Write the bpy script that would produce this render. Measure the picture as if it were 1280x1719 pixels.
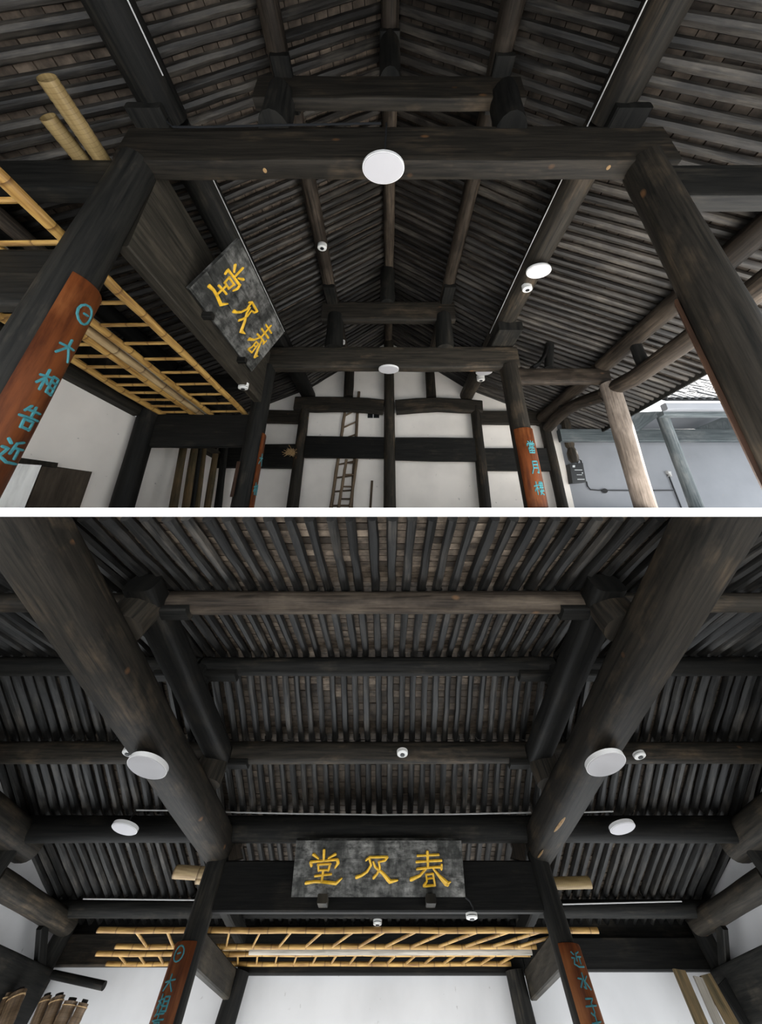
import bpy, math, random
from mathutils import Vector, Matrix
random.seed(7)
for o in list(bpy.data.objects): bpy.data.objects.remove(o)
scn = bpy.context.scene
C = scn.collection

# ------------------------------------------------------------------ camera
F, CX, CY, W, H = 460.0, 651.0, 769.5, 1280.0, 1719.0
PHI1 = math.atan((925.0 - CY) / F)        # optical axis above the upper hall's level
PHI2 = math.atan((1885.0 - CY) / F)       # optical axis above the lower hall's level
EYE = Vector((0, 0, 1.6))
cam = bpy.data.cameras.new('camera')
cam.sensor_fit = 'VERTICAL'; cam.sensor_height = 36.0
cam.lens = F / H * 36.0
cam.shift_x = (W / 2 - CX) / H
cam.shift_y = -(H / 2 - CY) / H
cam.clip_start = 0.05
co = bpy.data.objects.new('camera', cam); C.objects.link(co)
co.location = EYE; co.rotation_euler = (math.pi / 2 + PHI1, 0, 0)
scn.camera = co

# ------------------------------------------------------------------ light
w = bpy.data.worlds.new('sky'); scn.world = w; w.use_nodes = True
bg = w.node_tree.nodes['Background']
bg.inputs[0].default_value = (0.93, 0.97, 1.0, 1); bg.inputs[1].default_value = 1.0
sl = bpy.data.lights.new('hazy_sun', 'SUN'); sl.energy = 17.0; sl.angle = math.radians(8); sl.color = (1, .96, .9)
so = bpy.data.objects.new('hazy_sun', sl); C.objects.link(so)
so.rotation_euler = Vector((-.82, -.12, -.56)).to_track_quat('-Z', 'Y').to_euler()
vs = scn.view_settings
vs.view_transform = 'Standard'; vs.look = 'None'; vs.gamma = 1.0; vs.use_curve_mapping = False
vs.exposure = 1.6

# ------------------------------------------------------------------ halls: pixel -> place
class Hall:
    def __init__(s, phi, M): s.c, s.s, s.M = math.cos(phi), math.sin(phi), M
    def ray(s, px, py):
        a, b = px - CX, CY - py
        return Vector((a, F * s.c - b * s.s, F * s.s + b * s.c))
    def Y(s, px, py, y): r = s.ray(px, py); return r * (y / r.y)
    def Z(s, px, py, z): r = s.ray(px, py); return r * (z / r.z)
    def X(s, px, py, x): r = s.ray(px, py); return r * (x / r.x)
U = Hall(PHI1, Matrix.Translation(EYE))
L = Hall(PHI2, Matrix.Translation(EYE) @ Matrix.Rotation(PHI1 - PHI2, 4, 'X'))
V = Vector

# ------------------------------------------------------------------ materials
def newmat(name):
    m = bpy.data.materials.new(name); m.use_nodes = True
    nt = m.node_tree; b = nt.nodes['Principled BSDF']
    return m, nt, b
def N(nt, t, **kw):
    n = nt.nodes.new(t)
    for k, v in kw.items(): setattr(n, k, v)
    return n
def ramp(nt, stops):
    r = N(nt, 'ShaderNodeValToRGB'); e = r.color_ramp.elements
    while len(e) < len(stops): e.new(0.5)
    for i, (p, c) in enumerate(stops): e[i].position = p; e[i].color = (*c, 1)
    return r
def wood(name, dark, mid, light, rough=0.62, fu=32, fv=1.4, worn=0.62, bump=0.35, var=0.5, spec=0.14, knots=False):
    m, nt, b = newmat(name); lk = nt.links.new
    uv = N(nt, 'ShaderNodeUVMap'); oi = N(nt, 'ShaderNodeObjectInfo')
    mul = N(nt, 'ShaderNodeMath', operation='MULTIPLY'); mul.inputs[1].default_value = 57.0
    lk(oi.outputs['Random'], mul.inputs[0])
    cmb = N(nt, 'ShaderNodeCombineXYZ'); lk(mul.outputs[0], cmb.inputs[2])
    def noise(su, sv, detail):
        vm = N(nt, 'ShaderNodeVectorMath', operation='MULTIPLY'); vm.inputs[1].default_value = (su, sv, 1)
        lk(uv.outputs[0], vm.inputs[0])
        va = N(nt, 'ShaderNodeVectorMath', operation='ADD'); lk(vm.outputs[0], va.inputs[0]); lk(cmb.outputs[0], va.inputs[1])
        n = N(nt, 'ShaderNodeTexNoise'); n.inputs['Scale'].default_value = 1; n.inputs['Detail'].default_value = detail
        n.inputs['Roughness'].default_value = 0.65
        lk(va.outputs[0], n.inputs['Vector']); return n
    n1, n2 = noise(fu, fv, 5), noise(3.2, 1.3, 4)
    r1 = ramp(nt, [(0.32, dark), (0.62, mid)]); lk(n1.outputs[0], r1.inputs[0])
    r2 = ramp(nt, [(worn - 0.1, (0, 0, 0)), (worn + 0.14, (1, 1, 1))]); lk(n2.outputs[0], r2.inputs[0])
    mx = N(nt, 'ShaderNodeMix', data_type='RGBA'); lk(r2.outputs[0], mx.inputs[0])
    r3 = ramp(nt, [(0.35, mid), (0.7, light)]); lk(n1.outputs[0], r3.inputs[0])
    lk(r1.outputs[0], mx.inputs[6]); lk(r3.outputs[0], mx.inputs[7])
    src = mx.outputs[2]
    if knots:
        vm = N(nt, 'ShaderNodeVectorMath', operation='MULTIPLY'); vm.inputs[1].default_value = (2.4, 1.5, 1); lk(uv.outputs[0], vm.inputs[0])
        va = N(nt, 'ShaderNodeVectorMath', operation='ADD'); lk(vm.outputs[0], va.inputs[0]); lk(cmb.outputs[0], va.inputs[1])
        vo = N(nt, 'ShaderNodeTexVoronoi'); vo.inputs['Scale'].default_value = 1; lk(va.outputs[0], vo.inputs['Vector'])
        rk = ramp(nt, [(0.03, (1, 1, 1)), (0.085, (0, 0, 0))]); lk(vo.outputs['Distance'], rk.inputs[0])
        m2 = N(nt, 'ShaderNodeMix', data_type='RGBA'); lk(rk.outputs[0], m2.inputs[0]); lk(src, m2.inputs[6]); m2.inputs[7].default_value = (light[0] * 1.1, light[1] * .8, light[2] * .6, 1)
        src = m2.outputs[2]
    hs = N(nt, 'ShaderNodeHueSaturation'); lk(src, hs.inputs['Color'])
    mr = N(nt, 'ShaderNodeMapRange'); mr.inputs[3].default_value = 1 - var * 0.6; mr.inputs[4].default_value = 1 + var
    lk(oi.outputs['Random'], mr.inputs[0]); lk(mr.outputs[0], hs.inputs['Value'])
    lk(hs.outputs[0], b.inputs['Base Color'])
    b.inputs['Roughness'].default_value = rough; b.inputs['Specular IOR Level'].default_value = spec
    if bump:
        bp = N(nt, 'ShaderNodeBump'); bp.inputs['Strength'].default_value = bump; bp.inputs['Distance'].default_value = 0.01
        lk(n1.outputs[0], bp.inputs['Height']); lk(bp.outputs[0], b.inputs['Normal'])
    return m
def plain(name, col, rough=0.6, metal=0, spec=0.4, vary=0.0, scale=6, emit=0):
    m, nt, b = newmat(name); lk = nt.links.new
    b.inputs['Roughness'].default_value = rough; b.inputs['Metallic'].default_value = metal
    b.inputs['Specular IOR Level'].default_value = spec
    if vary:
        tc = N(nt, 'ShaderNodeTexCoord'); n = N(nt, 'ShaderNodeTexNoise'); n.inputs['Scale'].default_value = scale
        n.inputs['Detail'].default_value = 6; n.inputs['Roughness'].default_value = 0.7
        lk(tc.outputs['Object'], n.inputs['Vector'])
        r = ramp(nt, [(0.3, tuple(c * (1 - vary) for c in col)), (0.7, tuple(min(1, c * (1 + vary)) for c in col))])
        lk(n.outputs[0], r.inputs[0]); lk(r.outputs[0], b.inputs['Base Color'])
    else: b.inputs['Base Color'].default_value = (*col, 1)
    if emit:
        b.inputs['Emission Color'].default_value = (1, 0.97, 0.95, 1); b.inputs['Emission Strength'].default_value = emit
    return m
def plaster(name, col):
    m, nt, b = newmat(name); lk = nt.links.new
    tc = N(nt, 'ShaderNodeTexCoord')
    n = N(nt, 'ShaderNodeTexNoise'); n.inputs['Scale'].default_value = 0.9; n.inputs['Detail'].default_value = 7
    lk(tc.outputs['Object'], n.inputs['Vector'])
    r = ramp(nt, [(0.3, tuple(c * 0.84 for c in col)), (0.6, col)]); lk(n.outputs[0], r.inputs[0])
    v = N(nt, 'ShaderNodeTexNoise'); v.inputs['Scale'].default_value = 9; v.inputs['Detail'].default_value = 3
    lk(tc.outputs['Object'], v.inputs['Vector'])
    r2 = ramp(nt, [(0.70, (0, 0, 0)), (0.76, (0.55, 0.55, 0.55))]); lk(v.outputs[0], r2.inputs[0])
    mx = N(nt, 'ShaderNodeMix', data_type='RGBA'); lk(r2.outputs[0], mx.inputs[0]); lk(r.outputs[0], mx.inputs[6])
    mx.inputs[7].default_value = (0.28, 0.26, 0.24, 1); lk(mx.outputs[2], b.inputs['Base Color'])
    b.inputs['Roughness'].default_value = 0.9; b.inputs['Specular IOR Level'].default_value = 0.15
    bp = N(nt, 'ShaderNodeBump'); bp.inputs['Strength'].default_value = 0.15; lk(n.outputs[0], bp.inputs['Height']); lk(bp.outputs[0], b.inputs['Normal'])
    return m
def bamboo(name, c0, c1, ring):
    m, nt, b = newmat(name); lk = nt.links.new
    uv = N(nt, 'ShaderNodeUVMap'); sp = N(nt, 'ShaderNodeSeparateXYZ'); lk(uv.outputs[0], sp.inputs[0])
    vm = N(nt, 'ShaderNodeVectorMath', operation='MULTIPLY'); vm.inputs[1].default_value = (30, 3, 1); lk(uv.outputs[0], vm.inputs[0])
    oi = N(nt, 'ShaderNodeObjectInfo'); cb = N(nt, 'ShaderNodeCombineXYZ'); mu = N(nt, 'ShaderNodeMath', operation='MULTIPLY'); mu.inputs[1].default_value = 31
    lk(oi.outputs['Random'], mu.inputs[0]); lk(mu.outputs[0], cb.inputs[2])
    va = N(nt, 'ShaderNodeVectorMath', operation='ADD'); lk(vm.outputs[0], va.inputs[0]); lk(cb.outputs[0], va.inputs[1])
    n = N(nt, 'ShaderNodeTexNoise'); n.inputs['Scale'].default_value = 1; n.inputs['Detail'].default_value = 5; lk(va.outputs[0], n.inputs['Vector'])
    r = ramp(nt, [(0.3, c0), (0.65, c1)]); lk(n.outputs[0], r.inputs[0])
    fr = N(nt, 'ShaderNodeMath', operation='FRACT'); dv = N(nt, 'ShaderNodeMath', operation='DIVIDE'); dv.inputs[1].default_value = ring
    lk(sp.outputs[1], dv.inputs[0]); lk(dv.outputs[0], fr.inputs[0])
    rr = ramp(nt, [(0.0, (1, 1, 1)), (0.09, (0, 0, 0))]); lk(fr.outputs[0], rr.inputs[0])
    mx = N(nt, 'ShaderNodeMix', data_type='RGBA'); lk(rr.outputs[0], mx.inputs[0]); lk(r.outputs[0], mx.inputs[6])
    mx.inputs[7].default_value = (c0[0] * .45, c0[1] * .4, c0[2] * .35, 1); lk(mx.outputs[2], b.inputs['Base Color'])
    b.inputs['Roughness'].default_value = 0.5; b.inputs['Specular IOR Level'].default_value = 0.4
    return m
M = {}
M['black'] = wood('black_timber', (0.0040, 0.0042, 0.0040), (0.0135, 0.0128, 0.0112), (0.0550, 0.0460, 0.0340), worn=0.64)
M['beam'] = wood('smoked_beam_timber', (0.0078, 0.0073, 0.0062), (0.0286, 0.0240, 0.0185), (0.1105, 0.0780, 0.0481), worn=0.62, knots=True)
M['board'] = wood('grey_brown_board', (0.0090, 0.0082, 0.0065), (0.0300, 0.0260, 0.0200), (0.0750, 0.0620, 0.0440), fu=24, worn=0.6)
M['tile1'] = wood('smoked_roof_brick_shaded', (0.0160, 0.0128, 0.0096), (0.0448, 0.0336, 0.0256), (0.0960, 0.0736, 0.0544), fu=9, fv=9, worn=.55, bump=.2, var=.9)  # darker copy of the smoked brick, shade between upper rafters put into its colour
M['purlin'] = wood('brown_purlin_log', (0.0080, 0.0065, 0.0050), (0.0340, 0.0260, 0.0195), (0.1100, 0.0850, 0.0620), worn=0.55, bump=.5, knots=True)
M['knotty'] = wood('knotty_pale_purlin', (.022, .017, .013), (.075, .058, .044), (.17, .135, .10), worn=.52, bump=.5, knots=True)
M['rafter'] = wood('smoked_rafter', (0.0051, 0.0047, 0.0043), (0.0238, 0.0208, 0.0179), (0.0808, 0.0697, 0.0561), fu=40, fv=2, worn=0.56, bump=.5, var=.75, spec=.3, rough=.5)
M['rafter2'] = wood('smoked_rafter_dark', (0.0045, 0.0045, 0.0045), (0.0170, 0.0165, 0.0155), (0.0650, 0.0560, 0.0460), fu=40, fv=2, worn=0.58, bump=.5, var=.75, spec=.25, rough=.5)
M['sheet'] = plain('roof_sheathing', (.018, .016, .014), .9)
M['tile'] = wood('smoked_roof_brick', (0.0280, 0.0224, 0.0176), (0.1020, 0.0792, 0.0600), (0.2310, 0.1848, 0.1386), fu=9, fv=9, worn=.55, bump=.2, var=.9)
M['post'] = wood('weathered_post', (.06, .05, .042), (.14, .115, .095), (.26, .22, .19), worn=.55)
M['bluepost'] = wood('grey_blue_post', (.045, .055, .06), (.10, .115, .12), (.2, .2, .2), worn=.6)
M['couplet'] = wood('varnished_couplet_board', (0.0519, 0.0142, 0.0055), (0.1521, 0.0439, 0.0129), (0.2948, 0.1193, 0.0421), rough=.42, fu=14, fv=1.2, worn=.62, bump=.15, var=.15)
M['coupletdark'] = wood('dark_couplet_board', (.025, .015, .01), (.06, .03, .018), (.12, .06, .03), rough=.5, fu=14, worn=.62)
M['plaque'] = wood('weathered_plaque_board', (0.0120, 0.0120, 0.0110), (0.0420, 0.0420, 0.0380), (0.3000, 0.2900, 0.2700), fu=7, fv=16, worn=.50, bump=.3, var=0)
M['gold'] = plain('gilded_letters', (.82, .47, .03), .4, 0, .5, .25, 14)
M['teal'] = plain('teal_letters', (.045, .20, .225), .6, 0, .3, .25, 25)
M['bamboo'] = bamboo('yellow_bamboo', (0.2000, 0.0950, 0.0220), (0.5000, 0.3000, 0.0850), .30)
M['palebamboo'] = bamboo('pale_bamboo', (0.2700, 0.1700, 0.0800), (0.5200, 0.3800, 0.2000), .42)
M['greypole'] = wood('grey_pole', (.13, .12, .10), (.28, .25, .21), (.42, .38, .33))
M['ringbamboo'] = bamboo('ringed_bamboo', (0.1950, 0.1275, 0.0488), (0.3150, 0.2250, 0.0975), .03)
M['white'] = plaster('white_plaster', (.84, .79, .73))
M['whitecool'] = plaster('cool_white_plaster', (.69, .68, .68))
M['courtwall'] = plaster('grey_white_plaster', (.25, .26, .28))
M['slab'] = plain('white_border_band', (.93, .93, .93), .8, spec=.1)
M['lamp'] = plain('lamp_diffuser', (.50, .485, .50), .5, spec=.2)
M['lampring'] = plain('lamp_rim', (.78, .77, .76), .4)
M['plastic'] = plain('white_plastic', (.78, .77, .74), .4)
M['darkplastic'] = plain('black_plastic', (.012, .013, .014), .35)
M['mark'] = plain('pale_print', (.55, .57, .58), .6)
M['conduit'] = plain('grey_conduit', (.50, .49, .48), .45)
M['blackcable'] = plain('black_conduit', (.012, .013, .015), .5)
M['ladderdark'] = wood('old_dark_ladder', (.05, .035, .022), (.12, .085, .055), (.2, .15, .1))
M['oldplank'] = wood('old_plank', (0.0200, 0.0180, 0.0100), (0.0700, 0.0520, 0.0280), (0.1400, 0.0850, 0.0380), worn=.5, var=.8)
M['rooftile'] = plain('grey_roof_tile', (.05, .052, .055), .85, vary=.3, scale=7)
M['paleboard'] = wood('pale_limewashed_board', (.35, .35, .34), (.62, .62, .60), (.75, .75, .73), fu=10, worn=.5)
M['brownboard'] = wood('brown_door_board', (.03, .024, .018), (.06, .048, .036), (.09, .07, .05), fu=14)
M['mat'] = bamboo('woven_mat', (.05, .032, .018), (.14, .09, .05), .035)
M['straw'] = plain('straw', (.42, .28, .14), .9, vary=.5, scale=40)
M['stone'] = plain('grey_stone', (.36, .35, .34), .8, vary=.2)
M['scarwood'] = wood('pale_split_wood', (.12, .07, .03), (.30, .19, .09), (.42, .3, .16), fu=18, fv=2)
M['iron'] = plain('rusty_iron', (.03, .025, .022), .6, .4)

# ------------------------------------------------------------------ mesh builder
class MB:
    def __init__(s): s.v, s.f, s.uv, s.sm = [], [], [], []
    def face(s, idx, uvs, smooth=False): s.f.append(idx); s.uv.append(uvs); s.sm.append(smooth)
    def sweep(s, pts, secs, up=None, smooth=True, caps=True, v0=0.0):
        pts = [V(p) for p in pts]; n = len(pts); m = len(secs[0]); base = len(s.v); ln = v0; lens = []
        for i, p in enumerate(pts):
            t = (pts[min(i + 1, n - 1)] - pts[max(i - 1, 0)]).normalized()
            u = V(up) if up else V((0, 0, 1))
            if abs(t.dot(u)) > 0.95: u = V((0, 1, 0)) if abs(t.y) < .9 else V((1, 0, 0))
            sd = t.cross(u).normalized(); uu = sd.cross(t).normalized()
            if i: ln += (p - pts[i - 1]).length
            lens.append(ln)
            for a, b in secs[i]: s.v.append(p + sd * a + uu * b)
        per = [0.0]
        for j in range(m):
            a, b = secs[0][j], secs[0][(j + 1) % m]; per.append(per[-1] + math.hypot(b[0] - a[0], b[1] - a[1]))
        for i in range(n - 1):
            for j in range(m):
                k = (j + 1) % m
                s.face((base + i * m + j, base + i * m + k, base + (i + 1) * m + k, base + (i + 1) * m + j),
                       ((per[j], lens[i]), (per[j + 1], lens[i]), (per[j + 1], lens[i + 1]), (per[j], lens[i + 1])), smooth)
        if caps:
            s.face(tuple(base + j for j in range(m))[::-1], tuple((a * .3, b * .3) for a, b in secs[0])[::-1])
            s.face(tuple(base + (n - 1) * m + j for j in range(m)), tuple((a * .3, b * .3) for a, b in secs[-1]))
        return s
    def log(s, pts, rad, n=14, wob=0.0, seed=0, ell=1.0, up=None, caps=True):
        pts = [V(p) for p in pts]
        if not isinstance(rad, (list, tuple)): rad = [rad] * len(pts)
        rnd = random.Random(seed); ph = [rnd.uniform(0, 6.28) for _ in range(6)]
        secs = []
        for i in range(len(pts)):
            sec = []
            for j in range(n):
                a = 2 * math.pi * j / n
                r = rad[i] * (1 + wob * (math.sin(2 * a + ph[0] + i * .5) + .6 * math.sin(3 * a + ph[1] - i * .7) + .7 * math.sin(i * 1.3 + ph[2])))
                sec.append((r * math.cos(a), r * ell * math.sin(a)))
            secs.append(sec)
        return s.sweep(pts, secs, up=up, caps=caps)
    def bar(s, p0, p1, w, h, ch=None, up=None, steps=1, bow=0.0):
        p0, p1 = V(p0), V(p1)
        if ch is None: ch = min(w, h) * .12
        a, b = w / 2, h / 2
        sec = [(-a + ch, -b), (a - ch, -b), (a, -b + ch), (a, b - ch), (a - ch, b), (-a + ch, b), (-a, b - ch), (-a, -b + ch)]
        pts = [p0.lerp(p1, i / steps) + V((0, 0, bow * math.sin(math.pi * i / steps))) for i in range(steps + 1)]
        return s.sweep(pts, [sec] * (steps + 1), up=up, smooth=False)
    def box(s, lo, hi, ch=None):
        lo, hi = V(lo), V(hi); d = hi - lo
        ax = max(range(3), key=lambda i: d[i])
        p0 = (lo + hi) / 2; p1 = p0.copy(); p0[ax] = lo[ax]; p1[ax] = hi[ax]
        if ax == 0: return s.bar(p0, p1, d.y, d.z, ch)
        if ax == 1: return s.bar(p0, p1, d.x, d.z, ch)
        return s.bar(p0, p1, d.x, d.y, ch, up=(0, 1, 0))
    def quadbox(s, q, th):
        """slab with four corners q and thickness vector th"""
        q = [V(p) for p in q]; th = V(th); b = len(s.v)
        s.v += q + [p + th for p in q]
        L1 = (q[1] - q[0]).length; L2 = (q[3] - q[0]).length
        uv = ((0, 0), (L1, 0), (L1, L2), (0, L2))
        s.face((b, b + 1, b + 2, b + 3), uv); s.face((b + 7, b + 6, b + 5, b + 4), uv[::-1])
        for i in range(4):
            k = (i + 1) % 4; e = (q[k] - q[i]).length
            s.face((b + i, b + 4 + i, b + 4 + k, b + k), ((0, 0), (0, th.length), (e, th.length), (e, 0)))
        return s
    def mesh(s, name, mats, org=(0, 0, 0), mi=None):
        org = V(org); me = bpy.data.meshes.new(name)
        me.from_pydata([tuple(v - org) for v in s.v], [], s.f)
        ul = me.uv_layers.new(name='UVMap'); k = 0
        for uvs in s.uv:
            for c in uvs: ul.data[k].uv = c; k += 1
        for i, p in enumerate(me.polygons): p.use_smooth = s.sm[i]
        for m in (mats if isinstance(mats, (list, tuple)) else [mats]): me.materials.append(M[m] if isinstance(m, str) else m)
        me.update(); me.set_sharp_from_angle(angle=math.radians(38)); return me

KCL = None
def clampL(hall, mb):
    if hall is not L: return
    r_ = L.ray(CX, 861.5); k = r_.z / r_.y
    for v in mb.v:
        if v.z > 0.3 and v.y < v.z / k: v.y = v.z / k
def props(o, label, cat=None, group=None, kind=None):
    if label: o['label'] = label
    if cat: o['category'] = cat
    if group: o['group'] = group
    if kind: o['kind'] = kind
    return o
def top(hall, name, mb, mat, label, cat, group=None, kind=None, org=None):
    clampL(hall, mb)
    if org is None:
        n = len(mb.v); lo = [min(v[i] for v in mb.v) for i in range(3)]; hi = [max(v[i] for v in mb.v) for i in range(3)]
        org = V(((lo[0] + hi[0]) / 2, (lo[1] + hi[1]) / 2, lo[2]))
    o = bpy.data.objects.new(name, mb.mesh(name, mat, org)); C.objects.link(o)
    o.matrix_world = hall.M @ Matrix.Translation(org); o['_o'] = tuple(org)
    return props(o, label, cat, group, kind)
def root(hall, name, org, label, cat, group=None, kind=None):
    o = bpy.data.objects.new(name, None); o.empty_display_size = .1; C.objects.link(o)
    o.matrix_world = hall.M @ Matrix.Translation(V(org)); o['_o'] = tuple(org)
    return props(o, label, cat, group, kind)
def part(parent, name, mb, mat, label=None, kind=None):
    org = V(parent['_o'])
    o = bpy.data.objects.new(name, mb.mesh(name, mat, org)); C.objects.link(o); o.parent = parent
    o['_o'] = tuple(org)
    return props(o, label, None, None, kind)
def lerp(a, b, n): a, b = V(a), V(b); return [a.lerp(b, i / (n - 1)) for i in range(n)]
_seed = [0]
def logthing(hall, name, p0, p1, r, mat, label, cat, group=None, n=9, wob=.02, ell=1.0, r1=None, pts=None, up=None, segs=16):
    _seed[0] += 1
    P = pts or lerp(p0, p1, n); r1 = r if r1 is None else r1
    rad = [r + (r1 - r) * i / (len(P) - 1) for i in range(len(P))]
    return top(hall, name, MB().log(P, rad, n=segs, wob=wob, seed=_seed[0], ell=ell, up=up), mat, label, cat, group)
def boxthing(hall, name, lo, hi, mat, label, cat, group=None, ch=None, kind=None):
    return top(hall, name, MB().box(lo, hi, ch), mat, label, cat, group, kind)
def rbeam(hall, name, x0, x1, y0, y1, z0, z1, mat, label, cat, group=None, rnd=.35, bow=0.0, n=11):
    """heavy log beam along x with softened edges, resting at z0..z1, y0..y1"""
    a, b = (y1 - y0) / 2, (z1 - z0) / 2; sec = []
    for j in range(20):
        t = 2 * math.pi * (j + .5) / 20; c, s_ = math.cos(t), math.sin(t); e = rnd
        sec.append((a * math.copysign(abs(c) ** e, c), b * math.copysign(abs(s_) ** e, s_)))
    _seed[0] += 1; rd = random.Random(_seed[0])
    pts = [V((x0 + (x1 - x0) * i / (n - 1), (y0 + y1) / 2, (z0 + z1) / 2 + bow * math.sin(math.pi * i / (n - 1)) + rd.uniform(-.008, .008))) for i in range(n)]
    secs = [[(p * (1 + .015 * math.sin(i * 1.7)), q * (1 + .02 * math.sin(i * 1.1))) for p, q in sec] for i in range(n)]
    mb = MB().sweep(pts, secs)
    return top(hall, name, mb, mat, label, cat, group)

# strokes of painted or carved writing laid on a surface S(u, v, h)
def ribbon(mb, pts, wd, S, h=1.0):
    P = [V((p[0], p[1])) for p in pts]; Q = []; Wd = []
    wl = wd if isinstance(wd, (list, tuple)) else [wd] * len(P)
    for i in range(len(P) - 1):
        for k in range(4): t = k / 4; Q.append(P[i].lerp(P[i + 1], t)); Wd.append(wl[i] + (wl[i + 1] - wl[i]) * t)
    Q.append(P[-1]); Wd.append(wl[-1]); n = len(Q); base = len(mb.v)
    d0 = (Q[1] - Q[0]).normalized(); d1 = (Q[-1] - Q[-2]).normalized()
    Q = [Q[0] - d0 * Wd[0] * .35] + Q + [Q[-1] + d1 * Wd[-1] * .35]; Wd = [Wd[0] * .55] + Wd + [Wd[-1] * .55]; n += 2
    for i in range(n):
        t = Q[min(i + 1, n - 1)] - Q[max(i - 1, 0)]
        t = t.normalized() if t.length > 1e-6 else V((1, 0)); nn = V((-t.y, t.x))
        a, b = Q[i] + nn * Wd[i] / 2, Q[i] - nn * Wd[i] / 2
        mb.v += [V(S(a.x, a.y, 0)), V(S(Q[i].x * .4 + a.x * .6, Q[i].y * .4 + a.y * .6, h)), V(S(Q[i].x * .4 + b.x * .6, Q[i].y * .4 + b.y * .6, h)), V(S(b.x, b.y, 0))]
    z4 = ((0, 0), (0, 1), (1, 1), (1, 0))
    for i in range(n - 1):
        for j in range(3):
            p = base + i * 4 + j; mb.face((p, p + 4, p + 5, p + 1), z4)
    mb.face((base, base + 1, base + 2, base + 3), z4); e = base + (n - 1) * 4; mb.face((e + 3, e + 2, e + 1, e), z4)

TANG = [([(240, 108), (242, 180)], [20, 16]), ([(168, 140), (206, 166)], [24, 12]), ([(322, 138), (274, 163)], [22, 12]),
        ([(152, 196), (160, 216)], [18, 20]), ([(152, 192), (200, 186), (335, 174)], [20, 15, 18]), ([(335, 174), (343, 198), (324, 228)], [22, 22, 14]),
        ([(206, 206), (212, 248)], 14), ([(203, 208), (293, 203)], 14), ([(288, 204), (279, 246)], 15), ([(210, 245), (280, 243)], 13),
        ([(190, 284), (245, 277), (300, 272)], [16, 13, 15]), ([(243, 250), (238, 322)], [16, 17]), ([(133, 330), (190, 321), (250, 323), (335, 333), (374, 298)], [24, 18, 20, 24, 10])]
JI = [([(536, 178), (560, 158), (684, 156)], [15, 16, 17]), ([(684, 158), (668, 180), (620, 190)], [18, 16, 10]),
      ([(560, 172), (571, 212), (545, 255), (505, 282), (474, 292)], [17, 16, 18, 20, 26]), ([(585, 188), (600, 225), (655, 270), (700, 322), (754, 310)], [12, 18, 24, 32, 10]),
      ([(624, 190), (632, 232), (612, 272), (590, 296)], [13, 15, 17, 20])]
CHUN = [([(892, 148), (960, 144), (1040, 141)], [16, 13, 17]), ([(884, 190), (960, 185), (1056, 180)], [17, 14, 19]), ([(886, 238), (970, 228), (1054, 224)], [17, 14, 18]),
        ([(1058, 206), (1054, 238)], [14, 18]), ([(963, 118), (962, 228)], [20, 17]), ([(948, 238), (905, 282), (845, 308)], [14, 18, 28]),
        ([(998, 236), (1040, 288), (1085, 336)], [12, 24, 40]), ([(1085, 336), (1112, 320)], [26, 8]),
        ([(948, 272), (952, 318), (930, 348)], [13, 13, 18]), ([(948, 274), (997, 268)], 12), ([(994, 268), (1004, 340)], [13, 15]), ([(956, 300), (992, 297)], 11), ([(932, 350), (1006, 343)], [16, 14])]
G = {'ri': [[(.5 + .42 * math.sin(t * .5236), .5 + .5 * math.cos(t * .5236)) for t in range(13)], [(.4, .5), (.65, .55)]],
     'da': [[(.1, .55), (.9, .68)], [(.5, .98), (.5, .6), (.12, .08)], [(.5, .6), (.68, .35), (.9, .02)]],
     'xiang': [[(.02, .62), (.46, .72)], [(.25, .98), (.25, .02)], [(.25, .6), (.03, .25)], [(.28, .55), (.44, .38)], [(.56, .82), (.56, .05)], [(.56, .82), (.92, .85), (.92, .05)], [(.56, .57), (.92, .6)], [(.56, .32), (.92, .34)], [(.56, .07), (.92, .07)]],
     'gao': [[(.3, .98), (.15, .72)], [(.2, .8), (.85, .84)], [(.5, 1), (.5, .5)], [(.05, .48), (.95, .54)], [(.28, .38), (.3, .02)], [(.28, .38), (.72, .4), (.7, .02)], [(.3, .05), (.7, .05)]],
     'jin': [[(.12, .95), (.28, .8)], [(.05, .6), (.28, .58), (.12, .22), (.45, .06), (.98, .1)], [(.8, .98), (.5, .86), (.42, .4)], [(.5, .66), (.95, .7)], [(.72, .66), (.72, .25)]],
     'shui': [[(.5, .98), (.5, .08), (.36, .2)], [(.05, .68), (.4, .62), (.08, .18)], [(.88, .82), (.55, .52)], [(.55, .52), (.95, .08)]],
     'zi': [[(.15, .9), (.8, .94), (.52, .7)], [(.52, .7), (.58, .2), (.42, .04), (.28, .16)], [(.02, .5), (.98, .58)]],
     'dang': [[(.5, 1), (.5, .82)], [(.22, .96), (.34, .84)], [(.78, .96), (.66, .84)], [(.08, .6), (.1, .78), (.92, .8), (.88, .62)], [(.3, .66), (.3, .5), (.7, .5), (.7, .68), (.3, .66)], [(.2, .4), (.22, .02), (.8, .02), (.82, .42), (.2, .4)], [(.5, .4), (.5, .02)], [(.22, .2), (.8, .22)]],
     'yue': [[(.28, .96), (.28, .4), (.08, .02)], [(.28, .96), (.82, .98), (.82, .04), (.64, .12)], [(.28, .7), (.82, .72)], [(.28, .45), (.82, .46)]],
     'lou': [[(.0, .66), (.42, .72)], [(.22, .98), (.22, .02)], [(.22, .6), (.02, .28)], [(.26, .55), (.4, .4)], [(.5, .85), (.98, .88)], [(.58, .97), (.58, .55)], [(.9, .97), (.9, .55)], [(.52, .7), (.96, .72)], [(.5, .52), (.98, .55)], [(.72, .98), (.72, .4)], [(.7, .42), (.52, .2), (.9, .02)], [(.9, .4), (.5, .02)], [(.48, .28), (1, .3)]]}

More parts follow.
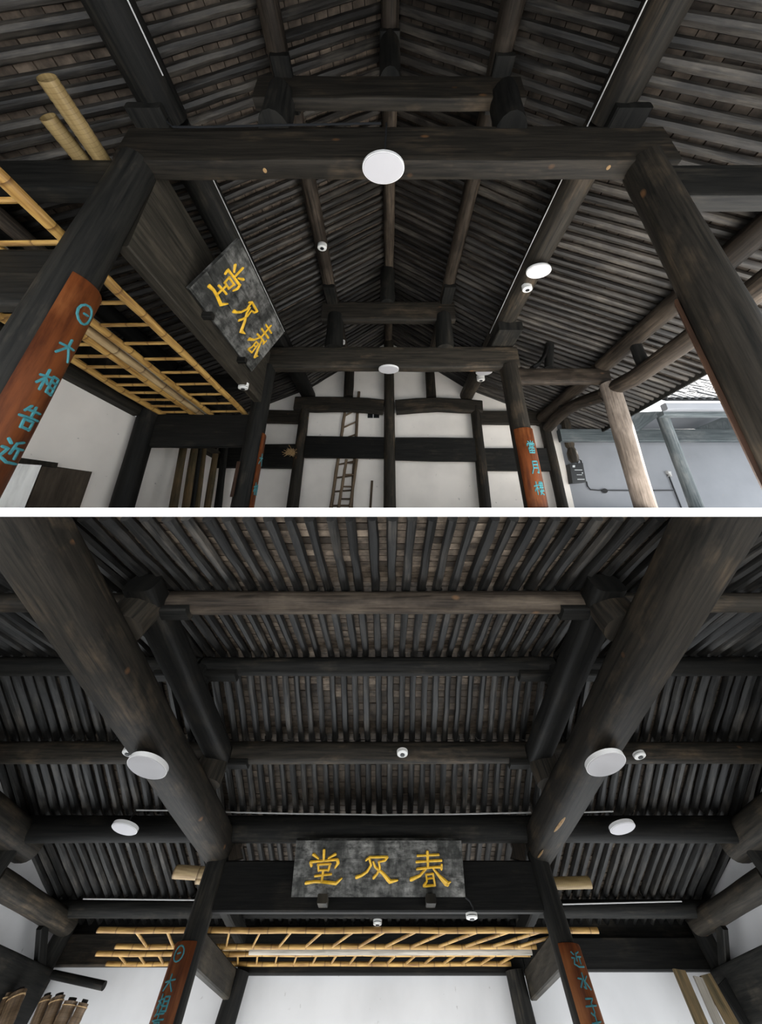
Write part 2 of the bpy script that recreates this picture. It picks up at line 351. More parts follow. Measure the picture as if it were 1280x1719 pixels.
# ================================================================== ADDED SLAB FOR THE WHITE BORDER BAND
t0, t1 = 1.5 / F, 8.2 / F
e1, e2 = U.ray(CX, 852.6), U.ray(CX, 867.2)
a0, a1, b0 = e1 * t0, e1 * t1, e2 * t0
b1 = a1 + (b0 - a0)
mb = MB(); xs = (-9.5, 6.6)
mb.quadbox([(xs[0], a0.y, a0.z), (xs[1], a0.y, a0.z), (xs[1], b0.y, b0.z), (xs[0], b0.y, b0.z)], (0, (a1 - a0).y, (a1 - a0).z))
top(U, 'added_floor', mb, 'slab', 'thin white slab added as border band between the two views, dividing the upper hall from the lower hall', 'added_floor', kind='structure')  # made-up slab; its front edge draws the white border band between both views
FL = a0.z / a0.y                                  # rise of the added slab under the upper hall
def fz(y): return FL * y
def colpts(hall, lo_px, hi_px, y, zb, zt, n=9):
    """axis of an upright seen through two pixels, at depth y, cut at heights zb and zt"""
    A, B = hall.Y(*lo_px, y), hall.Y(*hi_px, y)
    f = lambda z: A + (B - A) * ((z - A.z) / (B.z - A.z))
    return lerp(f(zb), f(zt), n)

# ================================================================== UPPER HALL
# roof profile: x, underside-of-rafter height
PX = [(0.0, 6.53), (1.30, 5.57), (2.42, 4.74), (5.92, 3.14)]
YR0, YR1 = -1.6, 7.45
def build_roof(hall, label, segs, a0_, a1_, step, rad, mapf, matr, sheet_label, parts=0, tile=.17, seed=1, tmat='tile'):
    """segs: list of ((s0,h0),(s1,h1)) in the slope plane; a0_..a1_ run along the ridge; mapf(a, s, h) -> xyz"""
    rd = random.Random(seed)
    mb = MB()
    for (p, q) in segs:
        up = rad * 2 + .035
        mb.quadbox([mapf(a0_, p[0], p[1] + up), mapf(a1_, p[0], p[1] + up), mapf(a1_, q[0], q[1] + up), mapf(a0_, q[0], q[1] + up)], (0, 0, .05))
    ce = top(hall, 'ceiling', mb, 'sheet', sheet_label, 'roof', kind='structure')
    org = V(ce['_o']); nr = int((a1_ - a0_) / step)
    tiles = []; stuff = MB()
    for (p, q) in segs:
        P0, P1 = mapf(0, *p), mapf(0, *q); d = V(P1) - V(P0); ln = d.length; dn = d / ln
        var = []
        for k in range(4):
            m = MB(); pts = [V((0, 0, 0)) + dn * (ln * (t / 5) * 1.0) for t in range(6)]
            pts[0] = pts[0] - dn * .02
            pts = [pp + V(mapf(rd.uniform(-.0032, .0032) * (step / .12), 0, rd.uniform(-.003, .003))) for pp in pts]
            m.log(pts, [rad * rd.uniform(.9, 1.1) for _ in pts], n=8, wob=.05, seed=rd.randint(0, 999))
            if hall is L:
                bs = V(mapf(0, p[0], p[1] + rad)); m.v = [v + bs for v in m.v]; clampL(hall, m); m.v = [v - bs for v in m.v]
            var.append(m.mesh('rafter', matr))
        for i in range(nr + 1):
            a = a0_ + i * step + rd.uniform(-.06, .06) * step
            o = bpy.data.objects.new('rafter', var[rd.randrange(4)]); C.objects.link(o); o.parent = ce
            o.location = V(mapf(a, p[0], p[1] + rad)) - org
            s = rd.uniform(.86, 1.12)
            # tiles closing the gap to the next rafter
            nt = max(1, int(ln / tile))
            for j in range(nt):
                u0, u1 = j / nt, (j + 1) / nt - .012 / ln; jit = rd.uniform(0, .012)
                c = [mapf(a, p[0] + (q[0] - p[0]) * u, p[1] + (q[1] - p[1]) * u + rad * 2 + jit - .004) for u in (u0, u1)]
                e = [mapf(a + step, p[0] + (q[0] - p[0]) * u, p[1] + (q[1] - p[1]) * u + rad * 2 + jit - .004) for u in (u1, u0)]
                mid = (V(c[0]) + V(e[0])) / 2
                tiles.append(([V(c[0]), V(c[1]), V(e[0]), V(e[1])], mid.length))
    tiles.sort(key=lambda t: t[1])
    for k, (q4, _) in enumerate(tiles):
        if k < parts:
            m = MB(); m.quadbox(q4, (0, 0, .03)); clampL(hall, m); part(ce, 'roof_brick', m, tmat)
        else:
            b = len(stuff.v); stuff.quadbox(q4, (0, 0, .03)); off = rd.uniform(0, 50)
            for f in range(6): stuff.uv[-1 - f] = tuple((x + off, y + off * .7) for x, y in stuff.uv[-1 - f])
    clampL(hall, stuff)
    part(ce, 'roof_bricks', stuff, tmat, kind='stuff')
    return ce
segR = [(PX[0], PX[1]), (PX[1], PX[2]), (PX[2], PX[3])]
build_roof(U, '', segR, YR0, YR1, .122, .043, lambda a, s, h: V((s + .02, a, h)), 'rafter', 'open rafter roof slope above the courtyard side of the upper hall', parts=280, seed=3, tmat='tile1')
build_roof(U, '', segR, YR0, YR1, .122, .043, lambda a, s, h: V((-s, a, h)), 'rafter', 'open rafter roof slope above the bamboo ladders in the upper hall', parts=120, seed=5, tmat='tile1')

top(U, 'trim_1', MB().quadbox([(5.90, YR0, 3.10), (5.90, YR1, 3.10), (5.90, YR1, 3.33), (5.90, YR0, 3.33)], (.04, 0, 0)), 'black', 'thin dark eave board along the courtyard edge of the roof', 'trim', kind='structure')
# purlins, one log for each bay
YA, YB, YC = 1.70, 4.80, 7.15
bays = [(-1.6, 1.66, 'front bay'), (1.70, 4.76, 'plaque bay'), (4.80, 7.34, 'gable bay')]
for y0, y1, bn in bays:
    logthing(U, 'ridge_purlin', (.03, y0, 6.41), (.03, y1, 6.41), .115, 'purlin', 'ridge purlin log of the upper hall, ' + bn, 'purlin', wob=.03)
    logthing(U, 'middle_purlin', (1.33, y0, 5.44), (1.31, y1, 5.44), .125, 'purlin', 'middle purlin log on the courtyard slope of the upper hall, ' + bn, 'purlin', wob=.04)
    logthing(U, 'middle_purlin', (-1.22, y0, 5.44), (-1.26, y1, 5.44), .125, 'purlin', 'middle purlin log on the ladder-side slope of the upper hall, ' + bn, 'purlin', wob=.04)
    logthing(U, 'main_purlin', (2.42, y0, 4.51), (2.42, y1, 4.51), .205, 'beam', 'thick main purlin on the courtyard side of the upper hall, ' + bn, 'purlin', wob=.02)
    logthing(U, 'main_purlin', (-2.42, y0, 4.51), (-2.42, y1, 4.51), .205, 'black', 'thick main purlin above the plaque side of the upper hall, ' + bn, 'purlin', wob=.02)
    logthing(U, 'eave_purlin', (4.45, y0, 3.63), (4.45, y1, 3.63), .155, 'purlin', 'eave purlin log along the open courtyard aisle, ' + bn, 'purlin', wob=.04)
    logthing(U, 'eave_purlin', (-4.5, y0, 3.62), (-4.5, y1, 3.62), .15, 'black', 'eave purlin log over the aisle with bamboo ladders, ' + bn, 'purlin', wob=.04)

# frame A (nearest truss)
rbeam(U, 'main_beam', -2.73, 2.92, 1.62, 1.785, 3.67, 4.27, 'beam', 'huge main cross beam with a round lamp under its middle', 'beam', rnd=.13)
rbeam(U, 'upper_beam', -1.52, 1.56, 1.61, 1.72, 4.81, 5.30, 'beam', 'upper cross beam on two stub posts above the huge main beam', 'beam', rnd=.13)
def knot(beam, c, rx):
    m = MB(); c = V(c); m.log([c + V((0, 0, .004)), c + V((0, 0, -.004))], rx, n=12); part(beam, 'knot', m, 'scarwood', 'pinkish knot')
bmA = [o for o in bpy.data.objects if o.get('label', '').startswith('huge main')][0]
for x_, y_ in ((445, 286), (866, 282), (1022, 281)): knot(bmA, U.Z(x_, y_, 3.672), .019)
logthing(U, 'stub_post', (-1.20, 1.66, 4.22), (-1.22, 1.66, 4.95), .17, 'black', 'stub post on the huge main beam, plaque side', 'post', r1=.15)
logthing(U, 'stub_post', (1.31, 1.66, 4.22), (1.33, 1.66, 4.95), .17, 'black', 'stub post on the huge main beam, courtyard side', 'post', r1=.15)
logthing(U, 'ridge_post', (.03, 1.67, 5.28), (.03, 1.67, 6.33), .13, 'black', 'short ridge post standing on the upper beam above the round lamp', 'post')
def bracket(hall, lo, hi, label, grp=None, mat='black'):
    return boxthing(hall, 'bracket_block', lo, hi, mat, label, 'bracket', grp, ch=.015)
bracket(U, (-2.66, 1.48, 4.22), (-2.3, 1.92, 4.33), 'dark bracket block under the main purlin, huge beam end on plaque side')
bracket(U, (2.32, 1.48, 4.22), (2.68, 1.92, 4.33), 'dark bracket block under the main purlin, huge beam end on courtyard side')
bracket(U, (-1.33, 1.46, 5.24), (-1.11, 1.9, 5.335), 'bracket block under the middle purlin, plaque side of the huge-beam truss')
bracket(U, (1.22, 1.46, 5.24), (1.44, 1.9, 5.335), 'bracket block under the middle purlin, courtyard side of the huge-beam truss')
bracket(U, (-.1, 1.55, 6.22), (.16, 1.85, 6.31), 'bracket block under the ridge purlin at the huge-beam truss')
rbeam(U, 'side_beam', -6.0, -2.62, 1.60, 1.74, 3.20, 3.63, 'black', 'aisle cross beam carrying the two ringed bamboo poles', 'beam', rnd=.15, n=7)
rbeam(U, 'side_beam', 2.66, 6.2, 1.60, 1.74, 3.09, 3.55, 'black', 'aisle cross beam leading from the big bare column to the courtyard', 'beam', rnd=.15, n=7)
rbeam(U, 'side_beam', -4.8, -2.75, 1.66, 1.78, 1.86, 2.50, 'black', 'lower dark aisle tie behind the column with the orange couplet board', 'beam', n=7)

def couplet(col, cx, cy, r, a_c, a_h, zb, zt, glyphs, gz, gh, gw, mat='couplet', label=None, th=.028):
    """curved writing board hugging a round column; a_c centre direction, a_h half spread (degrees); cx,cy functions of z"""
    m = MB(); n = 12; secs = []; zs = [zb, (zb + zt) / 2, zt - .02, zt]
    b = len(m.v)
    for z in zs:
        rr = r + (th if z < zt else th - .008)
        ring = [(rr, k) for k in range(n + 1)] + [(r + .002, n - k) for k in range(n + 1)]
        for q, k in ring:
            a = math.radians(a_c - a_h + 2 * a_h * k / n); m.v.append(V((cx(z) + q * math.cos(a), cy(z) + q * math.sin(a), z)))
    k = 2 * (n + 1)
    for i in range(len(zs) - 1):
        for j in range(k):
            j2 = (j + 1) % k; w_ = 2 * math.radians(a_h) * r / n
            m.face((b + i * k + j, b + i * k + j2, b + (i + 1) * k + j2, b + (i + 1) * k + j), ((j * w_, zs[i]), ((j + 1) * w_, zs[i]), ((j + 1) * w_, zs[i + 1]), (j * w_, zs[i + 1])), j < n)
    e = b + (len(zs) - 1) * k
    for j in range(n):
        m.face((e + j, e + j + 1, e + k - 2 - j, e + k - 1 - j), ((0, 0), (0, .02), (.02, .02), (.02, 0)))
    bd = part(col, 'couplet_board', m, mat, label)
    for g, z, da in zip(glyphs, gz, [0] * len(glyphs) if not isinstance(gw, tuple) else [gw[1]] * len(glyphs)):
        wdt = gw[0] if isinstance(gw, tuple) else gw
        mm = MB()
        def S(u, v, h):
            zz = z + (v - .5) * gh; a = math.radians(a_c + da + (u - .5) * wdt); q = r + th + .001 + .008 * h
            return (cx(zz) + q * math.cos(a), cy(zz) + q * math.sin(a), zz)
        for st in G[g]: ribbon(mm, st, .12, S)
        part(bd, 'character', mm, 'teal', 'teal brush-style character')

def column(hall, name, P, r, mat, label, cat='column', r1=None, wob=.012):
    """P = axis points bottom->top"""
    o = root(hall, name, P[0], label, cat); _seed[0] += 1
    r1 = r if r1 is None else r1
    part(o, 'shaft', MB().log(P, [r + (r1 - r) * i / (len(P) - 1) for i in range(len(P))], n=20, wob=wob, seed=_seed[0]), mat)
    f = lambda i: (lambda z: P[0][i] + (P[-1][i] - P[0][i]) * (z - P[0].z) / (P[-1].z - P[0].z))
    return o, f(0), f(1)
P = lerp((-2.76, 1.70, fz(1.7) - .02), (-2.55, 1.70, 3.72), 10)
cA, fx, fy = column(U, 'column', P, .168, 'black', 'round black column with the full orange couplet board beside the bamboo ladders', r1=.15)
zt = U.Y(150, 458, 1.6).z
gz = [U.Y(150, 502, 1.6).z, U.Y(112, 562, 1.6).z, U.Y(80, 621, 1.6).z, U.Y(42, 685, 1.6).z, U.Y(12, 745, 1.6).z]
couplet(cA, fx, fy, .165, 16, 54, fz(1.6), zt, ['ri', 'da', 'xiang', 'gao', 'jin'], gz, .17, (42, -2), label='orange varnished board with teal characters')
P = lerp((2.70, 1.70, fz(1.7) - .02), (2.60, 1.70, 3.72), 10)
cA2, fx, fy = column(U, 'column', P, .172, 'beam', 'stout bare timber column at the courtyard end of the huge main beam', r1=.155)
couplet(cA2, fx, fy, .168, 104, 38, fz(1.7), U.Y(1122, 492, 1.75).z, [], [], .1, 10, mat='coupletdark', label='dark couplet board seen edge-on')

# frame B (middle truss)
rbeam(U, 'main_beam', -2.46, 2.72, 4.70, 4.90, 3.56, 4.09, 'beam', 'main cross beam of the middle truss with small lamp below', 'beam')
rbeam(U, 'upper_beam', -1.46, 1.50, 4.71, 4.87, 4.80, 5.34, 'beam', 'upper cross beam of the middle truss', 'beam')
logthing(U, 'stub_post', (-1.14, 4.79, 4.04), (-1.16, 4.79, 4.95), .2, 'black', 'stub post of the middle truss, plaque side', 'post', r1=.17)
logthing(U, 'stub_post', (1.22, 4.79, 4.04), (1.24, 4.79, 4.95), .2, 'black', 'stub post of the middle truss, courtyard side', 'post', r1=.17)
logthing(U, 'ridge_post', (.0, 4.79, 5.3), (.0, 4.79, 6.33), .17, 'black', 'ridge post on the upper beam of the middle truss', 'post')
bracket(U, (-1.36, 4.3, 5.24), (-1.12, 5.2, 5.335), 'bracket block under the middle purlin, plaque side of the middle truss')
bracket(U, (1.2, 4.3, 5.24), (1.44, 5.2, 5.335), 'bracket block under the middle purlin, courtyard side of the middle truss')
bracket(U, (2.2, 4.3, 4.12), (2.68, 5.3, 4.33), 'bracket block under the main purlin, courtyard side of the middle truss')
bracket(U, (-2.66, 4.3, 4.12), (-2.2, 5.3, 4.33), 'bracket block under the main purlin, plaque side of the middle truss')
P = lerp((-2.55, 4.80, fz(4.8) - .03), (-2.50, 4.80, 3.62), 8)
cB, fx, fy = column(U, 'column', P, .175, 'black', 'dark column behind the hanging plaque with a narrow orange board', r1=.165)
couplet(cB, fx, fy, .172, 20, 42, fz(4.7), U.Y(447, 727, 4.75).z, ['da', 'xiang'], [U.Y(440, 770, 4.75).z, U.Y(430, 820, 4.75).z], .22, (40, -20))
P = lerp((2.58, 4.80, fz(4.8) - .03), (2.52, 4.80, 3.62), 8)
cB2, fx, fy = column(U, 'column', P, .185, 'beam', 'column of the middle truss with a worn orange couplet board of three characters', r1=.175)
couplet(cB2, fx, fy, .182, -100, 52, fz(4.7), U.Y(868, 719, 4.65).z, ['dang', 'yue', 'lou'], [U.Y(880, 751, 4.62).z, U.Y(887, 785, 4.62).z, U.Y(893, 820, 4.62).z], .23, (44, 16))
rbeam(U, 'side_beam', 2.66, 4.5, 4.70, 4.86, 3.20, 3.56, 'purlin', 'round aisle beam from the middle truss to the weathered aisle post', 'beam', rnd=.6, n=7)
rbeam(U, 'side_beam', -4.6, -2.6, 4.72, 4.84, 1.84, 2.49, 'black', 'wide black tie board under the ends of the bamboo ladders', 'beam', rnd=.12, n=5)
rbeam(U, 'side_beam', -4.6, -2.6, 4.78, 4.92, 3.1, 3.45, 'black', 'upper aisle beam of the middle truss on the ladder side', 'beam', n=5)
P = colpts(U, (1084, 850), (1026, 655), 4.72, fz(4.72) - .03, 3.16)
logthing(U, 'aisle_post', 0, 0, .155, 'post', 'weathered grey-brown aisle post lit from the courtyard', 'post', pts=P, wob=.03, r1=.16)
P = colpts(U, (205, 852), (251, 694), 4.72, fz(4.72) - .03, 3.5)
logthing(U, 'aisle_post', 0, 0, .165, 'black', 'brown post at the white wall below the bamboo ladders', 'post', pts=P)
# curved tie logs along the courtyard aisle
pts = [U.X(x, y, 4.47) for x, y in ((1330, 442), (1280, 480), (1215, 528), (1155, 571), (1108, 604), (1066, 634), (1030, 652), (1016, 659))][::-1]
logthing(U, 'tie_log', 0, 0, .15, 'purlin', 'curved tie log from the weathered aisle post toward the big bare column', 'beam', pts=pts, wob=.03)
pts = [U.X(x, y, 4.47) for x, y in ((920, 718), (936, 701), (953, 687), (974, 676), (998, 668), (1018, 662))]
logthing(U, 'tie_log', 0, 0, .145, 'purlin', 'arched tie log behind the weathered aisle post', 'beam', pts=pts, wob=.03)
a = U.X(1080, 612, 4.47); logthing(U, 'stub_post', a, V((4.46, a.y, 3.55)), .085, 'black', 'small stub post between curved tie log and eave purlin', 'post')
a = U.X(948, 692, 4.47); logthing(U, 'stub_post', a, V((4.46, a.y, 3.55)), .1, 'black', 'small stub post on the arched tie log', 'post')
# strut with curved wing above the aisle beam
p0 = U.Y(922, 618, 4.85); p1 = U.Y(923, 578, 4.85)
logthing(U, 'strut', p0, p1, .085, 'black', 'short upright strut standing on the round aisle beam', 'strut')
pts = [U.Y(x, y, 4.85) for x, y in ((893, 618), (905, 611), (914, 598), (919, 582))]
logthing(U, 'strut', 0, 0, .07, 'black', 'curved wing brace beside the short strut on the aisle beam', 'strut', pts=pts, ell=.6)

# frame C at the gable wall
def beamC(name, poly_t, poly_b, y0, y1, mat, label, cat='beam', smooth=True):
    """board or bent beam outlined by upper and lower pixel lines in the plane y0, y1 deep"""
    m = MB(); n = len(poly_t); secs = []
    T = [U.Y(x, y, y0) for x, y in poly_t]; B = [U.Y(x, y, y0) for x, y in poly_b]
    pts = [V(((t.x + b.x) / 2, (y0 + y1) / 2, (t.z + b.z) / 2)) for t, b in zip(T, B)]; d = (y1 - y0) / 2
    for t, b in zip(T, B):
        h = (t.z - b.z) / 2; c = min(h, d) * (.55 if smooth else .1)
        secs.append([(-d + c, -h), (d - c, -h), (d, -h + c), (d, h - c), (d - c, h), (-d + c, h), (-d, h - c), (-d, -h + c)])
    m.sweep(pts, secs, smooth=False)
    return top(U, name, m, mat, label, cat)
P = lerp((.06, YC, fz(YC) - .03), (.04, YC, 6.33), 9)
logthing(U, 'gable_post', 0, 0, .165, 'beam', 'tall centre post against the gable wall', 'post', pts=P, r1=.15)
P = colpts(U, (491.5, 852), (512, 690), YC, fz(YC) - .03, 4.0)
logthing(U, 'gable_post', 0, 0, .15, 'beam', 'gable wall post beside the leaning ladders, ladder side', 'post', pts=P, r1=.135)
P = colpts(U, (815.5, 852), (798.5, 690), YC, fz(YC) - .03, 4.0)
logthing(U, 'gable_post', 0, 0, .15, 'beam', 'gable wall post at the courtyard end of the arched beam', 'post', pts=P, r1=.135)
P = colpts(U, (945.5, 852), (917, 725), YC, fz(YC) - .03, 3.5)
logthing(U, 'gable_post', 0, 0, .135, 'beam', 'slim corner post of the gable wall beside the meter box', 'post', pts=P, r1=.13)
beamC('arched_beam', [(494, 664), (540, 664), (580, 664.5), (615, 666), (644, 669)], [(494, 687.5), (520, 689), (578, 688), (615, 690), (644, 693)], 7.02, 7.22, 'beam', 'bent beam on the gable wall above the leaning ladders')
beamC('arched_beam', [(665, 669.5), (700, 666.5), (734, 665.5), (775, 667.5), (811, 670.5)], [(665, 693), (700, 690), (736, 688), (775, 690), (811, 691)], 7.02, 7.22, 'beam', 'bent beam on the gable wall, courtyard half')
beamC('tie_board', [(513, 731.5), (580, 732.5), (645, 733.5)], [(511, 767), (580, 767.5), (645, 768)], 7.08, 7.2, 'black', 'wide tie board crossing the leaning ladders', smooth=False)
beamC('tie_board', [(664, 734), (730, 734), (800, 735)], [(664, 771), (730, 773), (800, 773.5)], 7.08, 7.2, 'black', 'wide tie board on the gable wall, courtyard half', smooth=False)
beamC('tie_board', [(420, 687), (504, 689)], [(420, 707), (504, 709)], 7.1, 7.24, 'beam', 'short upper tie from gable post toward the plaque aisle', smooth=False)
beamC('tie_board', [(365, 746), (496, 745)], [(365, 784), (496, 785)], 7.1, 7.22, 'black', 'lower dark tie board with a straw clump on its end', smooth=False)
beamC('tie_board', [(806, 689), (915, 690)], [(806, 710), (915, 711)], 7.1, 7.24, 'beam', 'short upper tie from gable post toward the corner post', smooth=False)
beamC('tie_board', [(812, 752), (922, 752)], [(812, 789), (926, 790)], 7.1, 7.22, 'black', 'lower dark tie board between gable post and corner post', smooth=False)
for px, lb in ((585, 'ladder side'), (724.5, 'courtyard side')):
    a, b = U.Y(px, 667, 7.14), U.Y(px - (3 if px < 651 else -3), 622, 7.14)
    logthing(U, 'gable_stub_post', a, V((a.x, 7.14, 5.36)), .145, 'beam', 'stub post on the bent gable beam, ' + lb, 'post')
# walls of the upper hall
mb = MB()
prof = [(-8.6, fz(7.4) - .05), (5.0, fz(7.4) - .05), (5.0, 3.59), (2.42, 4.78), (1.3, 5.62), (0, 6.58), (-1.3, 5.62), (-2.42, 4.78), (-5.7, 3.3), (-8.6, 2.0)]
b = len(mb.v); mb.v += [V((x, 7.36, z)) for x, z in prof] + [V((x, 7.6, z)) for x, z in prof]; n = len(prof)
mb.face(tuple(range(n)), tuple((x, z) for x, z in prof)); mb.face(tuple(range(2 * n - 1, n - 1, -1)), tuple((x, z) for x, z in prof)[::-1])
for i in range(n): k = (i + 1) % n; mb.face((i, n + i, n + k, k), ((0, 0), (0, .2), (1, .2), (1, 0)))
top(U, 'wall_back', mb, 'white', 'white plastered gable wall behind the middle truss', 'wall', kind='structure')
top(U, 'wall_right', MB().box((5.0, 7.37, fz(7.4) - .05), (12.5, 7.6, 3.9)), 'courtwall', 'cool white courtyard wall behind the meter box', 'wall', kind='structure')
mb = MB(); mb.quadbox([(-4.78, -1.6, fz(.2) - .1), (-4.78, 7.36, fz(7.36) - .1), (-4.78, 7.36, 2.42), (-4.78, -1.6, 2.42)], (-.2, 0, 0))
top(U, 'wall_left', mb, 'white', 'white plastered aisle wall under the bamboo ladders', 'wall', kind='structure')
top(U, 'wall_left', MB().quadbox([(-4.9, -1.6, 2.55), (-4.9, 7.36, 2.55), (-4.9, 7.36, 3.62), (-4.9, -1.6, 3.62)], (-.08, 0, 0)), 'black', 'dark boarding added between wall plate and eave to block the sky', 'wall', kind='structure')  # added dark sheet closing a gap where sky would show
boxthing(U, 'wall_plate', (-4.86, .3, 2.40), (-4.6, 4.62, 2.60), 'board', 'dark wall plate along the top of the white aisle wall', 'beam')
boxthing(U, 'wall_plate', (-4.86, 4.9, 2.40), (-4.6, 7.3, 2.60), 'board', 'dark wall plate of the white aisle wall toward the gable', 'beam')
# door in the left wall
prf = [(-6.0, 2.0), (6.0, 2.0), (5.9, 3.2), (2.42, 4.78), (0, 6.58), (-2.42, 4.78), (-5.9, 3.2)]  # partition behind the camera, added to darken beam fronts; open below for low light
mb = MB(); n = len(prf); mb.v += [V((x, -1.7, z)) for x, z in prf] + [V((x, -1.6, z)) for x, z in prf]
mb.face(tuple(range(n)), tuple(prf)); mb.face(tuple(range(2 * n - 1, n - 1, -1)), tuple(prf)[::-1])
for i in range(n): k = (i + 1) % n; mb.face((i, n + i, n + k, k), ((0, 0), (0, .2), (1, .2), (1, 0)))
top(U, 'wall_front_shade', mb, 'black', 'unseen dark partition added to shade the upper hall, opposite the white gable', 'wall', kind='structure')
dl = root(U, 'door_1', (-4.7, 1.9, .3), 'dark brown door board and pale limewashed leaf in the white aisle wall', 'door', kind='structure')
def leftq(pxs, x, th): return MB().quadbox([U.X(px, py, x) for px, py in pxs], (th, 0, 0))
part(dl, 'door_leaf', leftq([(72, 780), (155, 792), (128, 870), (38, 870)], -4.74, -.05), 'brownboard', 'dark brown board')
part(dl, 'lintel_strip', leftq([(10, 765), (98, 777), (96, 785), (10, 774)], -4.70, -.08), 'board')
part(dl, 'pale_leaf', leftq([(8, 777), (70, 781), (34, 870), (-40, 870)], -4.68, -.05), 'paleboard', 'pale limewashed board')

# plaque lintel on the left
boxthing(U, 'lintel_board', (-2.58, 1.80, 2.71), (-2.44, 4.70, 3.92), 'board', 'tall grey-brown lintel board behind the hanging plaque', 'beam', ch=.012)
def plaque(hall, O, uvec, vvec, label):
    """hanging name board: O lower left corner, uvec along its length, vvec up its face"""
    O, u, v = V(O), V(uvec), V(vvec); nrm = u.cross(v).normalized()
    o = root(hall, 'name_plaque', O + u * .5, label, 'plaque')
    for k in range(3):
        m = MB(); q0 = O + v * (k / 3 + (.004 if k else 0)); q1 = O + v * ((k + 1) / 3)
        m.quadbox([q0, q0 + u, q1 + u, q1], -nrm * .05)
        L1, L2 = u.length, v.length / 3
        part(o, 'plank', m, 'plaque')
    m = MB(); m.quadbox([O - nrm * .051 + u * .1, O - nrm * .051 + u * .14, O + v * .97 + u * .14 - nrm * .051, O + v * .97 + u * .1 - nrm * .051], -nrm * .03)
    part(o, 'batten', m, 'black')
    def S(x, y, h):
        a = (x - 40) / 1165.0; b_ = 1 - (y - 44) / 378.0
        return O + u * a + v * b_ + nrm * (.002 + .014 * h)
    for g in (TANG, JI, CHUN):
        mm = MB()
        for st, wd in g: ribbon(mm, st, wd, S)
        part(o, 'character', mm, 'gold', 'raised golden character')
    return o
plaque(U, (-2.39, 2.47, 2.99), (0, 1.61, 0), (.46, 0, .86), 'dark plaque with three golden characters tilted from the lintel of the upper hall')
for y, lb in ((2.83, 'away from its detector'), (3.72, 'beside its detector')):
    boxthing(U, 'plaque_rest', (-2.46, y - .035, 2.90), (-2.31, y + .035, 2.99), 'black', 'small dark block under the tilted plaque, end ' + lb, 'bracket', 'plaque rests of the upper hall')

# bamboo ladders lying on the aisle ties
ZL = 2.57
def pole(parent, name, p0, p1, r, mat, hall=None, seed=0, n=12, lab=None):
    m = MB(); pts = lerp(p0, p1, 14); rd = random.Random(seed)
    pts = [p + V((rd.uniform(-1, 1), 0, rd.uniform(-1, 1))) * r * .12 for p in pts]
    return part(parent, name, m.log(pts, [r * (1 + .04 * math.sin(i * 2.1)) for i in range(14)], n=n), mat, lab)
def ladder(hall, org, A0, A1, B0, B1, r, nr, mat, label, cat='ladder', group=None, rr=.42, rmat=None, t0=.03, t1=.97):
    o = root(hall, 'bamboo_ladder' if cat == 'ladder' and 'amboo' in label else 'ladder', org, label, cat, group)
    pole(o, 'rail', A0, A1, r, mat, seed=1); pole(o, 'rail', B0, B1, r * .95, mat, seed=2)
    for i in range(nr):
        t = t0 + (t1 - t0) * i / (nr - 1); a = V(A0).lerp(V(A1), t); b = V(B0).lerp(V(B1), t)
        part(o, 'rung', MB().log(lerp(a, b, 3), r * rr, n=8), rmat or mat)
    return o
ladder(U, (-3.1, 2.5, ZL), (-2.83, .95, ZL + .02), (-2.83, 4.90, ZL + .02), (-3.5, .95, ZL), (-3.5, 4.88, ZL), .05, 13, 'bamboo', 'yellow bamboo ladder nearest the lintel board, lying on the aisle tie')
ladder(U, (-4.1, 2.5, ZL), (-3.80, .95, ZL - .02), (-3.80, 4.86, ZL - .02), (-4.42, .95, ZL - .03), (-4.42, 4.84, ZL - .03), .055, 17, 'bamboo', 'yellow bamboo ladder nearest the white aisle wall')
logthing(U, 'bamboo_pole', (-3.70, .95, ZL + .02), (-3.72, 4.9, ZL + .02), .06, 'palebamboo', 'pale bamboo pole lying between the two ladders of the upper hall', 'pole', n=14)
logthing(U, 'wooden_pole', (-3.6, 1.0, ZL + .10), (-3.62, 4.9, ZL + .06), .05, 'greypole', 'grey wooden pole between the two ladders of the upper hall', 'pole', n=14)
# ringed bamboo poles on the upper aisle beam
def tubepole(hall, P, r, label, grp=None):
    o = root(hall, 'ringed_bamboo_pole', P[0], label, 'pole', grp); m = MB(); pts = lerp(P[0], P[1], 70)
    part(o, 'culm', m.log(pts, [r * (1.0 + .035 * (i % 2)) for i in range(70)], n=18, caps=False), 'ringbamboo')
    d = (V(P[1]) - V(P[0])).normalized()
    part(o, 'bore_shade', MB().log([V(P[0]) + d * .05, V(P[1])], r * .86, n=18), 'sheet', 'dark plug painted as shade in the hollow end')  # solid plug; its dark colour stands for the shade inside the pole
    return o
zb = 3.72
tubepole(U, (U.Z(78, 130, zb), V((-2.93, 2.6, zb))), .075, 'longer ringed bamboo pole on the aisle beam by the roof')
tubepole(U, (U.Z(80, 196, zb + .02), V((-3.05, 2.6, zb))), .072, 'shorter ringed bamboo pole with a broken end on the aisle beam')
logthing(U, 'plank', U.Z(-40, 330, 2.75), U.Z(100, 452, 2.75), .07, 'purlin', 'brown pole beside the yellow rail above the orange couplet column', 'pole')

